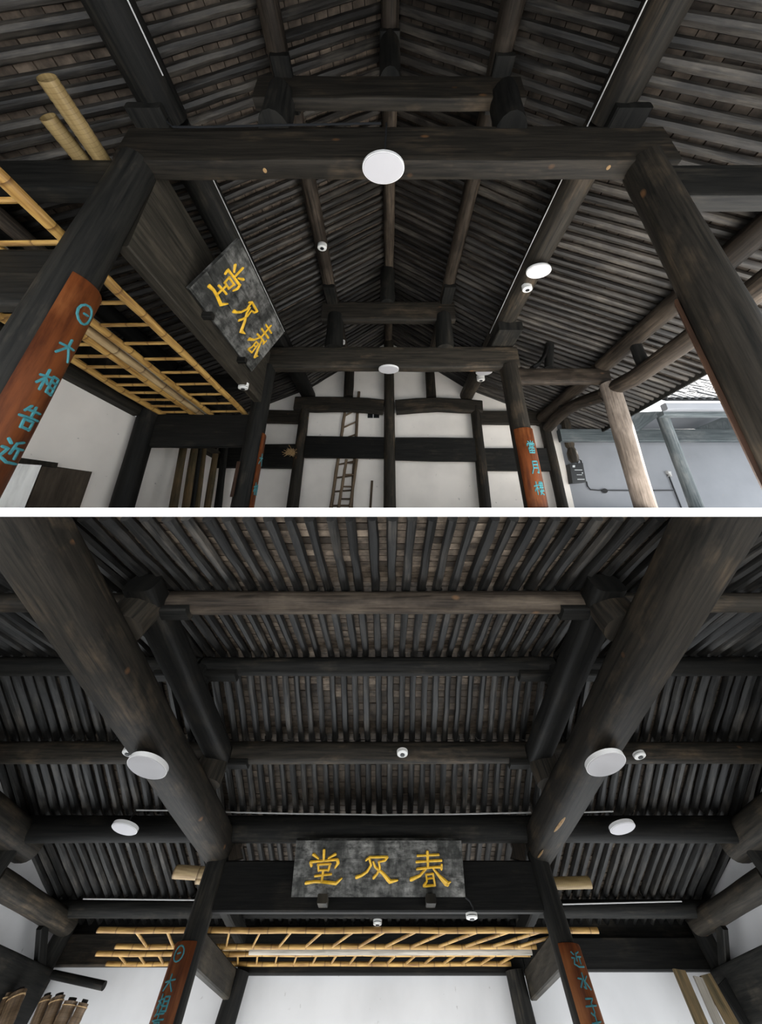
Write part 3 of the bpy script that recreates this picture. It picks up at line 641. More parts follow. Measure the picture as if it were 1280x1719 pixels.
# lamps
def lamp(hall, c, w_, d_, label, drop, grp='white disc lamps'):
    o = root(hall, 'disc_lamp', c, label, 'lamp', grp); c = V(c)
    def disc(a, b, z0, z1, mat, nm, bev=.0):
        m = MB(); n = 40; prof_ = [(1 - bev, z0), (1, z0 + bev * .2), (1, z1)]
        secs = []; base = 0
        for s_, z in prof_:
            for j in range(n): t = 2 * math.pi * j / n; m.v.append(V((c.x + a * s_ * math.cos(t), c.y + b * s_ * math.sin(t), c.z + z)))
        for i in range(2):
            for j in range(n): k = (j + 1) % n; m.face((i * n + j, i * n + k, (i + 1) * n + k, (i + 1) * n + j), ((0, 0), (1, 0), (1, 1), (0, 1)), True)
        m.face(tuple(range(n))[::-1], tuple((0, 0) for _ in range(n))); m.face(tuple(range(2 * n, 3 * n)), tuple((0, 0) for _ in range(n)))
        part(o, nm, m, mat)
    disc(w_ / 2 * .96, d_ / 2 * .96, -.006, .01, 'lamp', 'diffuser', .02)
    disc(w_ / 2, d_ / 2, 0, .035, 'lampring', 'housing')
    part(o, 'stem', MB().log([c + V((0, 0, .03)), c + V((0, 0, drop))], .018, n=8), 'darkplastic')
    return o
c = U.Z(644, 283, 3.58); lamp(U, c, .415, .245, 'white disc lamp under the middle of the huge main beam', .12)
c = U.Z(905, 456, 4.18); lamp(U, c, .38, .235, 'white disc lamp under the courtyard-side main purlin, beside a detector', .14)
c = U.Z(653, 621, 3.48); lamp(U, c, .41, .26, 'white disc lamp under the main beam of the middle truss', .1)
c = U.Z(813, 625, 4.16); lamp(U, c, .40, .26, 'white disc lamp behind the middle truss by the gable wall', .16)
def detector(hall, c, r, label, up=.06, el=1.0, k=1.0):
    o = root(hall, 'smoke_detector', c, label, 'detector', 'smoke detectors'); c = V(c)
    P_ = [c + V((0, 0, z * k)) for z in (0, .012, .03, .032)]
    part(o, 'housing', MB().log([c + V((0, 0, z * k)) for z in (.0, .008, .03)], [r * .7, r * .95, r], n=20, ell=el), 'plastic')
    part(o, 'dark_ring', MB().log([c + V((0, 0, z * k)) for z in (.03, .042)], r * .88, n=20, ell=el), 'darkplastic')
    part(o, 'base', MB().log([c + V((0, 0, z * k)) for z in (.042, .042 + up)], r, n=20, ell=el), 'plastic')
    part(o, 'sensor', MB().log([c + V((0, 0, -.008)), c], r * .42, n=14, ell=el), 'darkplastic')
    return o
detector(U, U.Z(541, 417, 5.22), .085, 'white detector under the plaque-side middle purlin', .05, .7)
detector(U, U.Z(886, 487, 4.22), .085, 'white detector beside the disc lamp on the main purlin', .06, .7)
detector(U, U.Z(574, 577, 5.22), .09, 'white detector behind the stub post of the middle truss', .05, .7)
detector(U, U.Z(408, 653, 2.66), .085, 'white detector hanging under the lintel board by the plaque', .07, .7)
detector(U, U.Z(808, 639, 4.1), .1, 'white detector near the gable wall lamp', .1, .7)
# conduits
def tube(hall, name, pts, r, mat, label, cat='conduit', n=6):
    return top(hall, name, MB().log(pts, r, n=n), mat, label, cat)
tube(U, 'conduit', [(2.22, .6, 4.46), (2.215, 1.6, 4.46), (2.21, 3.0, 4.47), (2.215, 4.75, 4.46)], .007, 'conduit', 'pale conduit running along the courtyard-side main purlin')
tube(U, 'conduit', [(-2.22, .6, 4.46), (-2.215, 1.35, 4.44)], .007, 'conduit', 'pale conduit along the plaque-side main purlin near the ringed poles')
tube(U, 'conduit', [(-2.215, 1.8, 4.46), (-2.21, 3.0, 4.46), (-2.215, 4.7, 4.46)], .007, 'conduit', 'pale conduit along the main purlin above the tilted plaque')
tube(U, 'conduit', [U.Y(295, 160, 1.58), U.Y(283, 185, 1.58), U.Y(281, 205, 1.58), U.Y(290, 213, 1.58), U.Y(330, 213.5, 1.58), U.Y(480, 210, 1.58), U.Y(640, 207, 1.58)], .009, 'blackcable', 'thin dark cable along the top of the huge main beam')
tube(U, 'lamp_cable', [U.Y(649, 207, 1.59), U.Y(648, 230, 1.59), U.Y(646, 262, 1.6)], .008, 'blackcable', 'black cable dropping over the huge beam to its lamp', 'cable')

# ladders leaning at the gable wall, rod, opening, straw
def backladder(a, b, c_, d_, nr, label, y=7.28, t0=.05, t1=.95, r=.045):
    A0, A1, B0, B1 = U.Y(*a, y), U.Y(*b, y + .03), U.Y(*c_, y), U.Y(*d_, y + .03)
    return ladder(U, (A0 + B0) / 2, A0, A1, B0, B1, r, nr, 'ladderdark', label, t0=t0, t1=t1, rr=.55)
backladder((556, 853), (582, 672), (590, 853), (603, 658), 9, 'tall old wooden ladder leaning on the gable wall behind the tie board', t0=.02)
backladder((568.5, 853), (582, 771), (588, 853), (599.5, 771), 4, 'short old wooden ladder in front of the tall one', y=7.18, t0=.18, t1=.92, r=.04)
logthing(U, 'rod', U.Y(622, 853, 7.33), U.Y(625, 807, 7.33), .03, 'ladderdark', 'thin dark rod leaning on the gable wall beside the ladders', 'rod', n=3)
o = root(U, 'vent_opening', U.Y(627, 700, 7.33), 'small vent hole in the gable wall, its shade painted as a black box', 'vent')
part(o, 'opening', MB().box(U.Y(617.5, 701, 7.33), U.Y(637, 691, 7.33) + V((0, .04, 0))), 'darkplastic')  # black box colours in the shade of the hole
part(o, 'bar', MB().box(U.Y(626, 701, 7.32), U.Y(628, 691, 7.32) + V((0, .02, 0))), 'conduit')
mb = MB(); rd = random.Random(4); c = U.Y(488, 758, 7.02)
for i in range(70):
    a = c + V((rd.gauss(0, .07), rd.uniform(-.02, .03), rd.gauss(-.02, .035))); d = V((rd.uniform(-1, 1), rd.uniform(-.5, .3), rd.uniform(-.5, .5))).normalized() * rd.uniform(.05, .1)
    mb.log([a - d, a + d], .008, n=4)
top(U, 'straw_clump', mb, 'straw', 'clump of pale straw stuck on the lower tie board', 'straw')
# planks standing in the far corner of the ladder aisle
for i, (x0, x1, wd, yt, m_) in enumerate(((291, 308, 13, 752, 'oldplank'), (312, 327, 13, 751, 'oldplank'), (331, 343, 9, 752, 'oldplank'), (348, 362, 11, 762, 'oldplank'), (366, 378, 12, 752, 'black'), (322, 336, 8, 753, 'black'))):
    yy = 4.5 / ((651 - x0) / 445.0); yy = min(yy, 7.2)
    a = U.Y(x0, 853, yy); b = U.Y(x1, yt, yy)
    logthing(U, 'old_plank', a, b, wd * yy / 445 / 2, m_, ['mossy old plank standing in the aisle corner', 'second mossy plank in the aisle corner', 'narrow brown plank in the aisle corner', 'split orange-brown plank with a lower top in the aisle corner', 'black plank next to the column with the narrow orange board', 'black slat wedged behind the mossy planks'][i], 'plank', ell=.5, wob=.06, n=5)
a, b = U.Y(389, 834, 4.6), U.Y(401, 775, 4.6)
top(U, 'batten', MB().bar(a, b, .05, .03), 'coupletdark', 'thin reddish batten fixed beside the dark column under the plaque', 'batten')

# hanging notched post and meter box on the courtyard wall
pts = [U.Y(x, y, 7.12) for x, y in ((945, 688), (950, 710), (954, 735), (957, 748), (959, 752), (961, 760), (964, 770), (966, 776))]
top(U, 'notched_hanger', MB().log(pts, [.12, .12, .13, .12, .085, .13, .13, .09], n=8, wob=.05), 'beam', 'carved notched wooden hanger above the black meter box', 'hanger')
o = root(U, 'meter_box', U.Y(972, 812, 7.25), 'black meter box with pale print on the courtyard wall', 'meter box')
q = [U.Y(962, 811, 7.22), U.Y(985, 809, 7.22), U.Y(979, 777, 7.22), U.Y(957, 779, 7.22)]
part(o, 'case', MB().quadbox(q, (-.03, .13, 0)), 'darkplastic')
part(o, 'handle', MB().log([U.Y(970, 778, 7.24), U.Y(970, 773.5, 7.24), U.Y(973, 771.5, 7.24), U.Y(976, 773.5, 7.24), U.Y(976.5, 778, 7.24)], .02, n=6), 'darkplastic')
for x0, y0, x1, y1 in ((962, 781, 966, 784.5), (965.5, 788.4, 978, 789.4), (977.5, 793, 979.3, 795), (969, 796.6, 978, 797.4), (970, 804, 982, 805.2)):
    part(o, 'print_mark', MB().quadbox([U.Y(x0, y1, 7.212), U.Y(x1, y1, 7.212), U.Y(x1, y0, 7.212), U.Y(x0, y0, 7.212)], (0, .004, 0)), 'mark')
o = root(U, 'wall_conduit', U.Y(1015, 825, 7.33), 'black conduit with junction box running from the meter box', 'conduit')
part(o, 'pipe', MB().log([U.Y(x, y, 7.34) for x, y in ((985, 808), (987, 816), (992, 822), (1005, 823), (1060, 823.5), (1132, 823))], .017, n=6), 'blackcable')
part(o, 'branch', MB().log([U.Y(x, y, 7.34) for x, y in ((1124, 800), (1133, 823), (1146, 856))], .017, n=6), 'blackcable')
part(o, 'junction_box', MB().log([U.Y(1016, 824, 7.35), U.Y(1016, 824, 7.30)], .065, n=10), 'blackcable')
part(o, 'end_fitting', MB().log([U.Y(1120, 793, 7.33), U.Y(1124, 793, 7.33), U.Y(1125, 800, 7.33)], .05, n=8), 'conduit')

# courtyard wing at the right
P = colpts(U, (1170, 852), (1114, 702), 5.5, fz(5.5) - .03, 2.84)
logthing(U, 'wing_post', 0, 0, .105, 'bluepost', 'slim grey-blue post in front of the courtyard wall', 'post', pts=P)
boxthing(U, 'wing_beam', (4.75, 6.9, 2.84), (11.5, 7.05, 3.2), 'bluepost', 'long dark lintel across the courtyard wall', 'beam')
boxthing(U, 'wing_beam', (5.95, 5.28, 2.77), (11.5, 5.42, 2.87), 'bluepost', 'thin dark eave beam under the tiled wing roof', 'beam')
mb = MB(); mb.quadbox([U.Y(1050, 722, 6.75), U.Y(1075, 722, 6.75), U.Y(1118, 690, 6.75), U.Y(1070, 692, 6.75)], (0, .08, 0))
top(U, 'wing_brace', mb, 'bluepost', 'diagonal dark brace left of the grey-blue wing post', 'brace')
mb = MB(); mb.quadbox([U.Y(1165, 720, 6.92), U.Y(1240, 720, 6.92), U.Y(1235, 700, 6.92), U.Y(1215, 700, 6.92)], (0, .08, 0))
top(U, 'wing_brace', mb, 'bluepost', 'diagonal dark brace right of the grey-blue wing post', 'brace')
wr = root(U, 'wing_roof', (8.5, 5.15, 2.87), 'pale grey tiled roof of the courtyard wing', 'roof')
part(wr, 'eave_board', MB().box((5.95, 5.17, 2.85), (11.6, 5.3, 3.01)), 'courtwall', 'white eave board')
mb = MB(); mb.quadbox([(5.95, 5.15, 3.03), (11.6, 5.15, 3.03), (11.6, 7.6, 5.41), (5.95, 7.6, 5.41)], (0, 0, .03)); part(wr, 'roof_deck', mb, 'rooftile')
rd = random.Random(9)
mt = MB(); mt2 = MB()
def arc_tile(w_, ln, hgt):
    m = MB(); n = 6
    for zz in (0, 1):
        for k in range(n + 1):
            t = math.pi * k / n; m.v.append(V((-w_ / 2 * math.cos(t), zz * ln, zz * ln * .973 + hgt * math.sin(t))))
    for k in range(n): m.face((k, k + 1, n + 2 + k, n + 1 + k), ((0, 0), (1, 0), (1, 1), (0, 1)), True)
    b = len(m.v); m.v += [v + V((0, 0, -.02)) for v in m.v[:2 * (n + 1)]]
    for k in range(n): m.face((b + k + 1, b + k, b + n + 1 + k, b + n + 2 + k), ((0, 0), (1, 0), (1, 1), (0, 1)), True); m.face((k, b + k, b + k + 1, k + 1), ((0, 0), (1, 0), (1, 1), (0, 1)))
    return m.mesh('roof_tile', 'rooftile')
at = arc_tile(.145, .22, .05); wo = V(wr['_o'])
for i in range(22):
    for j in range(12):
        t = bpy.data.objects.new('roof_tile', at); C.objects.link(t); t.parent = wr
        t.location = V((6.02 + i * .16, 5.11 + j * .135, 3.055 + j * .131 + rd.uniform(0, .012))) - wo; t.rotation_euler = (rd.uniform(-.06, .06), 0, rd.uniform(-.05, .05))

# ================================================================== LOWER HALL
XL, XR = -2.90, 2.61                       # main beam axes
D_COL, D_WALL = 8.0, 11.3
def lin(a, b): return (a, b)
ridge = L.ray(651, 1122); ridge = (4.66, 4.66 * ridge.z / ridge.y)
prof2 = [(1.51, 2.115), (2.84, 2.50), (4.62, 2.83), (6.30, 2.50), (7.90, 2.14), (10.4, 1.74), (11.7, 1.52)]
build_roof(L, '', [(prof2[0], prof2[1]), (prof2[1], prof2[2])], -8.6, 8.6, .192, .052, lambda a, s, h: V((a, s, h)), 'rafter2', 'front rafter roof slope of the lower hall before the ridge', parts=150, seed=11, tile=.11)
build_roof(L, '', [(prof2[2], prof2[3]), (prof2[3], prof2[4]), (prof2[4], prof2[5]), (prof2[5], prof2[6])], -8.6, 8.6, .192, .052, lambda a, s, h: V((a, s, h)), 'rafter2', 'rear rafter roof slope above the plaque of the lower hall', parts=150, seed=12, tile=.13)
xb = [(-8.6, XL - .02, 'mat-side bay'), (XL + .02, XR - .02, 'plaque bay'), (XR + .02, 8.6, 'plank-side bay')]
for x0, x1, bn in xb:
    def pl(name, d, u, r, mat, lab, **k): logthing(L, name, (x0, d, u), (x1, d, u), r, mat, lab + ' of the lower hall, ' + bn, 'purlin', **k)
    pl('front_purlin', 2.84, 2.37, .105 if bn != 'plaque bay' else .125, 'knotty' if bn == 'plaque bay' else 'beam', 'knotty front middle purlin', wob=.03)
    pl('ridge_purlin', 4.62, 2.71, .12, 'black', 'dark ridge purlin')
    pl('middle_purlin', 6.32, 2.37, .13, 'beam', 'rear middle purlin under the detectors')
    pl('main_purlin', 7.90, 1.98, .15, 'black', 'thick rear main purlin with pale conduit')
    pl('aisle_purlin', 10.4, 1.63, .10, 'black', 'aisle purlin above the bamboo ladders')
def dbeam(name, x, y0, y1, z0, z1, w_, mat, label, cat='beam', rnd=.6, n=12):
    a, b = w_ / 2, (z1 - z0) / 2; sec = []
    for j in range(20):
        t = 2 * math.pi * (j + .5) / 20; c_, s_ = math.cos(t), math.sin(t)
        sec.append((a * math.copysign(abs(c_) ** rnd, c_), b * math.copysign(abs(s_) ** rnd, s_)))
    pts = lerp((x, y0, (z0 + z1) / 2), (x, y1, (z0 + z1) / 2), n)
    secs = [[(p * (1 + .02 * math.sin(i * 1.3 + x)), q * (1 + .02 * math.sin(i * .9))) for p, q in sec] for i in range(n)]
    return top(L, name, MB().sweep(pts, secs), mat, label, cat)
for x, lb in ((XL, 'mat side'), (XR, 'plank side')):
    s = -1 if x < 0 else 1
    dbeam('main_beam', x, .9, 8.05, 1.64, 2.02, (.46 if x < 0 else .42), 'beam', 'massive main beam of the lower hall running to the plaque, ' + lb)
    dbeam('upper_beam', x - s * .16, 2.45, 6.45, 2.18, 2.42, .34, 'black', 'shorter upper beam over the massive main beam, ' + lb, rnd=.5)
    for d, fb in ((2.75, 'front'), (6.2, 'rear')):
        logthing(L, 'stub_post', (x - s * .1, d, 1.98), (x - s * .1, d, 2.4), .22, 'beam', f'thick {fb} stub post between main and upper beam, {lb}', 'post', n=5, wob=.03)
    logthing(L, 'ridge_post', (x, 4.66, 2.4), (x, 4.66, 2.66), .2, 'black', 'ridge post standing on the upper beam of the lower hall, ' + lb, 'post', n=4)
    for d, u, fb in ((2.84, 2.2, 'front middle purlin'), (6.32, 2.2, 'rear middle purlin'), (4.62, 2.54, 'ridge purlin')):
        bracket(L, (x - .62, d - .09, u), (x + .62, d + .09, u + .075), f'flat bracket arm under the {fb} of the lower hall, {lb}')
def chip(beam, hall, c, a, b, h, ang, mat='scarwood', name='scar'):
    m = MB(); n = 12; c = V(c)
    for k, (q, z) in enumerate(((1, .004), (.7, -h))):
        for j in range(n):
            t = 2 * math.pi * j / n; x, y = a * q * math.cos(t), b * q * math.sin(t)
            m.v.append(c + V((x * math.cos(ang) - y * math.sin(ang), x * math.sin(ang) + y * math.cos(ang), z)))
    for j in range(n): k = (j + 1) % n; m.face((k, j, n + j, n + k), ((0, 0), (.05, 0), (.05, .05), (0, .05)))
    m.face(tuple(range(n, 2 * n))[::-1], tuple((math.cos(6.28 * j / n) * .1, math.sin(6.28 * j / n) * .1) for j in range(n)))
    part(beam, name, m, mat, 'pale split in the dark timber')
for bm in [o for o in bpy.data.objects if o.name.startswith('main_beam') and 'plank side' in o['label']]:
    chip(bm, L, L.Z(941, 1384, 1.645), .024, .30, .006, .06); chip(bm, L, L.Z(908, 1434, 1.645), .014, .18, .006, .05)
def column2(px_hi, px_lo, d, r, label, mat='black'):
    A, B = L.Y(*px_lo, d), L.Y(*px_hi, d); f = lambda z: A + (B - A) * ((z - A.z) / (B.z - A.z))
    return column(L, 'column', lerp(f(.15), f(1.75), 9), r, mat, label)
c1, fx, fy = column2((364, 1450), (282, 1719), D_COL, .165, 'dark column of the lower hall with an orange couplet board near rolled mats')
gz = [L.Y(306, 1601, 7.8).z, L.Y(291, 1650, 7.8).z, L.Y(273, 1684, 7.8).z, L.Y(262, 1713, 7.8).z]
couplet(c1, fx, fy, .165, -112, 56, .2, L.Y(315, 1580, 7.82).z, ['ri', 'da', 'xiang', 'gao'], gz, .11, (42, 4), th=.062)
c2, fx, fy = column2((906, 1450), (985, 1719), D_COL, .160, 'dark column of the lower hall with an orange couplet board near leaning planks')
gz = [L.Y(964, 1611, 7.8).z, L.Y(977, 1648, 7.8).z, L.Y(990, 1690, 7.8).z, L.Y(1003, 1721, 7.8).z]
couplet(c2, fx, fy, .160, -70, 56, .2, L.Y(952, 1583, 7.82).z, ['jin', 'shui', 'zi', 'da'], gz, .11, (42, -2), th=.062)
# lintel with plaque
z0, z1 = L.Y(640, 1531, 7.95).z, L.Y(640, 1444, 7.95).z
boxthing(L, 'lintel_board', (-2.78, 7.95, z0), (2.5, 8.08, z1), 'black', 'dark lintel board behind the plaque of the lower hall', 'beam', ch=.015)
Pb = L.Y(489, 1506, 7.9); Pt = L.Y(493.5, 1411, 7.5); Pr = L.Y(782, 1507, 7.9)
plaque(L, Pb, (Pr.x - Pb.x, 0, 0), (0, Pt.y - Pb.y, Pt.z - Pb.z), 'dark plaque with three golden characters facing the lower hall')
for x, lb in ((543, 'away from its detector'), (723, 'beside its detector')):
    a = L.Y(x, 1511, 7.86); boxthing(L, 'plaque_rest', (a.x - .075, 7.72, a.z - .05), (a.x + .075, 7.95, a.z + .03), 'board', 'small grey block under the facing plaque, end ' + lb, 'bracket', 'plaque rests of the lower hall')
# carved wings beside the plaque, under the main purlin
for px, s, lb in ((384, 1, 'mat side'), (882, -1, 'plank side')):
    m = MB(); Q = [L.Y(px + s * dx, y, 7.98) for dx, y in ((0, 1396), (50, 1394), (46, 1402), (26, 1410), (20, 1424), (24, 1440), (0, 1446))]
    b = len(m.v); n = len(Q); m.v += Q + [q + V((0, .08, 0)) for q in Q]
    m.face(tuple(range(n)) if s < 0 else tuple(range(n))[::-1], tuple((q.x, q.z) for q in Q)); m.face(tuple(range(n, 2 * n))[::-1] if s < 0 else tuple(range(n, 2 * n)), tuple((q.x, q.z) for q in Q))
    for i in range(n): k = (i + 1) % n; m.face((i, k, n + k, n + i), ((0, 0), (1, 0), (1, .1), (0, .1)))
    top(L, 'carved_wing_bracket', m, 'purlin', 'curved carved wing bracket beside the plaque, ' + lb, 'bracket')
boxthing(L, 'added_floor', (-8.6, 1.6, -1.0), (8.6, 7.2, -.85), 'stone', 'unseen grey stone piece added under the lower hall, cut short to shape the light', 'added_floor', kind='structure')  # out of view; rear part left open so light reaches the white wall
# rear wall, posts and ties
for nm, x0, x1, lb in (('wall_rear', -8.6, 8.6, 'white rear wall of the lower hall under the bamboo ladders'),):
    boxthing(L, nm, (x0, D_WALL, -.6), (x1, D_WALL + .2, 1.40), 'whitecool', lb, 'wall', ch=.005, kind='structure')
zt, zb = L.Y(640, 1612, 11.12).z, L.Y(640, 1636, 11.12).z
boxthing(L, 'rear_tie', (-2.9, 11.12, zb), (2.65, 11.26, 1.56), 'black', 'dark rear tie under the bamboo ladders, plaque bay', 'beam')
zt, zb = L.Y(640, 1572, 11.12).z, L.Y(640, 1630, 11.12).z
boxthing(L, 'rear_tie', (2.66, 11.12, zb), (6.4, 11.26, zt), 'black', 'wide black rear tie beside the leaning planks', 'beam')
boxthing(L, 'rear_tie', (-6.6, 11.12, L.Y(640, 1622, 11.12).z), (-2.92, 11.26, L.Y(640, 1566, 11.12).z), 'beam', 'wide dark rear tie above the rolled mats', 'beam')
for hi, lo, lb in (((402, 1640), (378, 1719), 'mat side'), ((866, 1640), (884, 1719), 'plank side')):
    A, B = L.Y(*lo, 11.05), L.Y(*hi, 11.05); f = lambda z: A + (B - A) * ((z - A.z) / (B.z - A.z))
    logthing(L, 'rear_post', 0, 0, .17, 'black', 'dark rear post at the white wall, ' + lb, 'post', pts=lerp(f(.1), f(1.11), 6))
for x0, x1, lb in ((-2.82, -2.92, 'mat side'), (2.55, 2.66, 'plank side')):
    m = MB(); m.bar((x0, 8.1, .98), (x1, 11.0, .98), .12, .27); top(L, 'aisle_tie', m, 'board', 'deep aisle tie from couplet column to rear post, ' + lb, 'beam')
    m = MB(); m.bar((x0, 8.1, 1.50), (x1, 11.0, 1.42), .16, .18); top(L, 'aisle_tie', m, 'black', 'upper aisle tie above the bamboo ladders, ' + lb, 'beam')
top(L, 'trim_2', MB().box((-8.6, 11.30, 1.40), (8.6, 11.36, 1.66)), 'black', 'dark filler board added on top of the rear wall to block the sky', 'trim', kind='structure')  # added filler that keeps bright sky from leaking in above the wall
# bamboo ladders lying on the aisle ties
UL = 1.165
def row(y, x0, x1, u=UL): return L.Z(x0, y, u), L.Z(x1, y, u)
def lad2(yA, xa, yB, xb_, nr, label, mat='bamboo', r=.027, t0=.04, t1=.96):
    A = [L.Z(xa[0], yA[0], UL), L.Z(xa[1], yA[1], UL)]; B = [L.Z(xb_[0], yB[0], UL), L.Z(xb_[1], yB[1], UL)]
    for q in (A, B): q[1].y = q[0].y = (q[0].y + q[1].y) / 2
    return ladder(L, (A[0] + A[1]) / 2, A[0], A[1], B[0], B[1], r, nr, mat, label, t0=t0, t1=t1, rr=.6)
lad2((1560, 1563), (162, 1003), (1588, 1590), (192, 900), 15, 'yellow bamboo ladder under the plaque lintel of the lower hall', t0=.075, t1=.955)
lad2((1601, 1601), (162, 890), (1618, 1618), (178, 858), 21, 'yellow bamboo ladder nearest the rear wall of the lower hall', mat='bamboo', t0=.05, t1=.97)
a, b = row(1594, 420, 892); b.y = a.y; logthing(L, 'wooden_pole', a, b, .05, 'greypole', 'grey wooden pole between the ladders of the lower hall', 'pole')
a, b = row(1604, 372, 893); b.y = a.y; logthing(L, 'bamboo_pole', a + V((0, 0, .06)), b + V((0, 0, .06)), .045, 'palebamboo', 'pale bamboo pole between the ladders of the lower hall', 'pole')
# bamboo ends beside the lintel
a, b = L.Y(294, 1463, 8.3), L.Y(352, 1468, 8.3); logthing(L, 'bamboo_pole', a, b + V((.2, 0, 0)), .07, 'palebamboo', 'pale bamboo pole end sticking out beside the lintel, mat side', 'pole', n=4)
a, b = L.Y(331, 1474, 8.32), L.Y(360, 1474, 8.32); logthing(L, 'bamboo_pole', a, b, .06, 'palebamboo', 'short bamboo stub under the pale pole end, mat side', 'pole', n=4)
a, b = L.Y(915, 1483, 8.3), L.Y(991, 1481, 8.3); tubepole(L, (b, a), .06, 'ringed bamboo pole end sticking out beside the lintel, plank side')
# gable frames at both sides
for s, x, w_, lb in ((-1, -6.45, -6.9, 'mat side'), (1, 6.25, 6.7, 'plank side')):
    m = MB(); lo_, hi_ = (w_ - .2, w_) if s < 0 else (w_, w_ + .2)
    pf = [(-.5, -.6), (11.3, -.6), (11.3, 1.68), (7.9, 2.16), (4.66, 2.86), (1.2, 2.02), (-.5, 1.6)]
    b = len(m.v); m.v += [V((lo_, y, z)) for y, z in pf] + [V((hi_, y, z)) for y, z in pf]; n = len(pf)
    m.face(tuple(range(n))[::-1], tuple(pf)[::-1]); m.face(tuple(range(n, 2 * n)), tuple(pf))
    for i in range(n): k = (i + 1) % n; m.face((i, k, n + k, n + i), ((0, 0), (1, 0), (1, .1), (0, .1)))
    top(L, 'wall_gable_' + ('left' if s < 0 else 'right'), m, 'whitecool', 'grey-white gable wall of the lower hall, ' + lb, 'wall', kind='structure')
    dbeam('gable_beam', x, 3.2, 8.35, 1.72, 2.08, .46, 'beam', 'thick gable log ending beside the roof slope, ' + lb, rnd=.75)
    dbeam('gable_beam', x, 1.6, 5.6, 2.14, 2.45, .44, 'black', 'upper gable log under the rear middle purlin, ' + lb, rnd=.75)
    dbeam('gable_beam', x, 8.0, 10.8, 1.40, 1.64, .34, 'beam', 'lower gable log reaching the rear corner, ' + lb, rnd=.75)
    dbeam('gable_tie', x, 3.0, 11.1, .62, 1.12, .14, 'black', 'wide black gable tie board, ' + lb, rnd=.15)
    logthing(L, 'corner_post', (x - s * -.15, 11.05, .1), (x + s * .15, 11.05, 1.6), .17, 'black', 'rear corner post of the lower hall, ' + lb, 'post')
    logthing(L, 'gable_post', (x, 7.9, .1), (x, 7.9, 1.8), .17, 'black', 'middle gable post of the lower hall, ' + lb, 'post')
    logthing(L, 'gable_post', (x, 4.66, .1), (x, 4.66, 2.6), .18, 'black', 'gable post under the ridge of the lower hall, ' + lb, 'post')
    m = MB(); m.bar((x, 10.95, .95), (x, 10.0, 1.42), .1, .14); top(L, 'corner_brace', m, 'black', 'diagonal corner brace under the lower gable log, ' + lb, 'brace')
# lamps, detectors, conduits of the lower hall
lamp(L, L.Z(247, 1289, 1.56), .42, .56, 'white disc lamp under the main beam, mat side of the lower hall', .1)
lamp(L, L.Z(1018, 1284, 1.56), .42, .56, 'white disc lamp under the main beam, plank side of the lower hall', .1)
lamp(L, L.Z(209, 1392, 1.80), .37, .50, 'white disc lamp on a cable in the mat-side bay of the lower hall', .05)
lamp(L, L.Z(1046, 1391, 1.80), .37, .50, 'white disc lamp in the plank-side bay of the lower hall', .05)
detector(L, L.Z(214, 1266, 2.18), .085, 'white detector next to the mat-side main beam lamp', .03, 1.3, .6)
detector(L, L.Z(676, 1267, 2.18), .085, 'white detector on the purlin above the facing plaque', .03, 1.3, .6)
detector(L, L.Z(1076, 1271, 2.18), .085, 'white detector next to the plank-side main beam lamp', .03, 1.3, .6)
detector(L, L.Y(793, 1543, 7.85), .085, 'white detector hanging from the plaque corner by a black cable', .03, 1.2, .6)
detector(L, L.Y(634, 1553, 8.6), .07, 'small white detector below the middle of the lintel', .03, 1.2, .6)
tube(L, 'detector_cable', [L.Y(x, y, 7.86) for x, y in ((782, 1506), (789, 1512), (794, 1522), (795, 1533))], .013, 'blackcable', 'black cable from plaque corner to detector', 'cable')
f = lambda x, y: L.Y(x, y, 7.72)
tube(L, 'conduit', [f(228, 1360), f(330, 1361)], .009, 'conduit', 'pale conduit on the main purlin of the mat-side bay')
tube(L, 'conduit', [f(362, 1363), f(500, 1366), f(640, 1368), f(760, 1367), f(892, 1364)], .009, 'conduit', 'pale conduit sagging along the main purlin above the facing plaque')
tube(L, 'conduit', [f(965, 1364), f(1030, 1362)], .009, 'conduit', 'pale conduit on the main purlin of the plank-side bay')
g = lambda x, y: L.Y(x, y, 10.29)
tube(L, 'conduit', [g(140, 1509), g(335, 1511)], .009, 'conduit', 'pale conduit on the aisle purlin, mat side')
tube(L, 'conduit', [g(945, 1518), g(1145, 1513)], .009, 'conduit', 'pale conduit on the aisle purlin, plank side')
tube(L, 'lamp_cable', [f(228, 1361), L.Y(222, 1370, 7.66), L.Y(214, 1383, 7.6)], .012, 'blackcable', 'black cable from conduit to the mat-side bay lamp', 'cable')
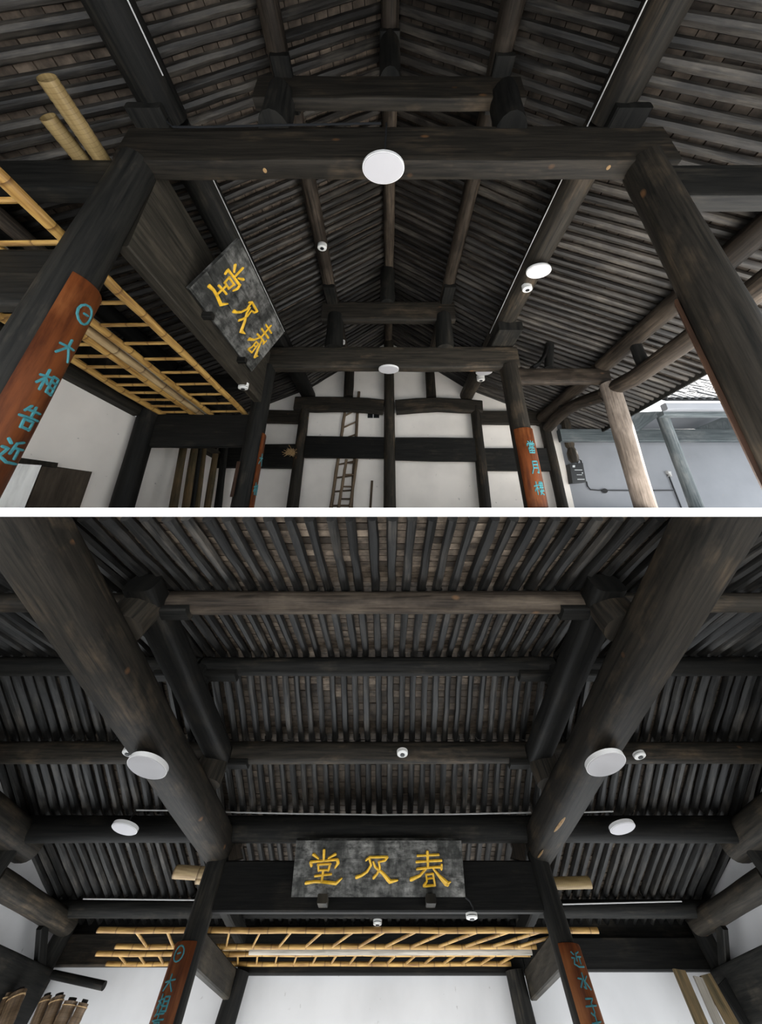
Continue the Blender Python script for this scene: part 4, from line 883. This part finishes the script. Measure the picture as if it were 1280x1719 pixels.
# rolled mats and planks at the bottom corners
for i, (x0, x1, yt, wd) in enumerate(((78, 58, 1674, 15), (98, 78, 1674, 19), (120, 100, 1681, 21), (141, 122, 1684, 16), (30, 8, 1667, 22), (8, -14, 1672, 20))):
    d = 10.75 if i < 4 else 10.1
    A, B = L.Y(x1, 1722, d), L.Y(x0, yt, d); A = A + (A - B) * .25
    o = root(L, 'rolled_mat', A, ['slim rolled brown mat at the left of the four by the rear wall', 'thick rolled mat second in the row by the rear wall', 'widest rolled mat third in the row by the rear wall', 'shortest rolled mat ending the row by the rear wall', 'rolled mat standing apart beneath the black gable tie', 'rolled mat half hidden under the black gable tie'][i], 'mat')
    part(o, 'roll', MB().log(lerp(A, B, 12), [wd * d / 1010 / 2 * (1 + .03 * (k % 2)) for k in range(12)], n=14, wob=.03, seed=i), 'mat')
    part(o, 'core', MB().log([B, B + (B - A).normalized() * .03], wd * d / 1010 / 2 * .6, n=10), 'sheet', 'dark plug painted as shade in the hollow core')  # solid dark disc put in for the shade of the roll's open end
    part(o, 'tie_cord', MB().log([B.lerp(A, .12), B.lerp(A, .16)], wd * d / 1010 / 2 * 1.08, n=14), 'straw')
logthing(L, 'dark_pole', L.Y(88, 1636, 11.0), L.Y(175, 1655, 10.6), .045, 'black', 'dark pole sticking out above the rolled mats', 'pole', n=4)
for i, (x0, x1, yt, wd, m_) in enumerate(((1140, 1180, 1628, 20, 'oldplank'), (1172, 1208, 1640, 14, 'greypole'), (1184, 1232, 1636, 20, 'oldplank'), (1212, 1262, 1648, 24, 'black'), (1252, 1300, 1640, 22, 'oldplank'))):
    A, B = L.Y(x1, 1722, 10.7), L.Y(x0, yt, 10.7); A = A + (A - B) * .25
    m = MB().bar(A, B, wd * .0106, .06, up=(0, 1, 0))
    top(L, 'leaning_plank', m, m_, ['brown plank leaning in the rear corner next to the white wall', 'pale grey plank leaning between two brown planks', 'mossy brown plank leaning in the rear corner', 'black wide plank leaning in the rear corner', 'brown plank leaning at the gable wall end of the row'][i], 'plank')

for o in bpy.data.objects:
    if '_o' in o: del o['_o']
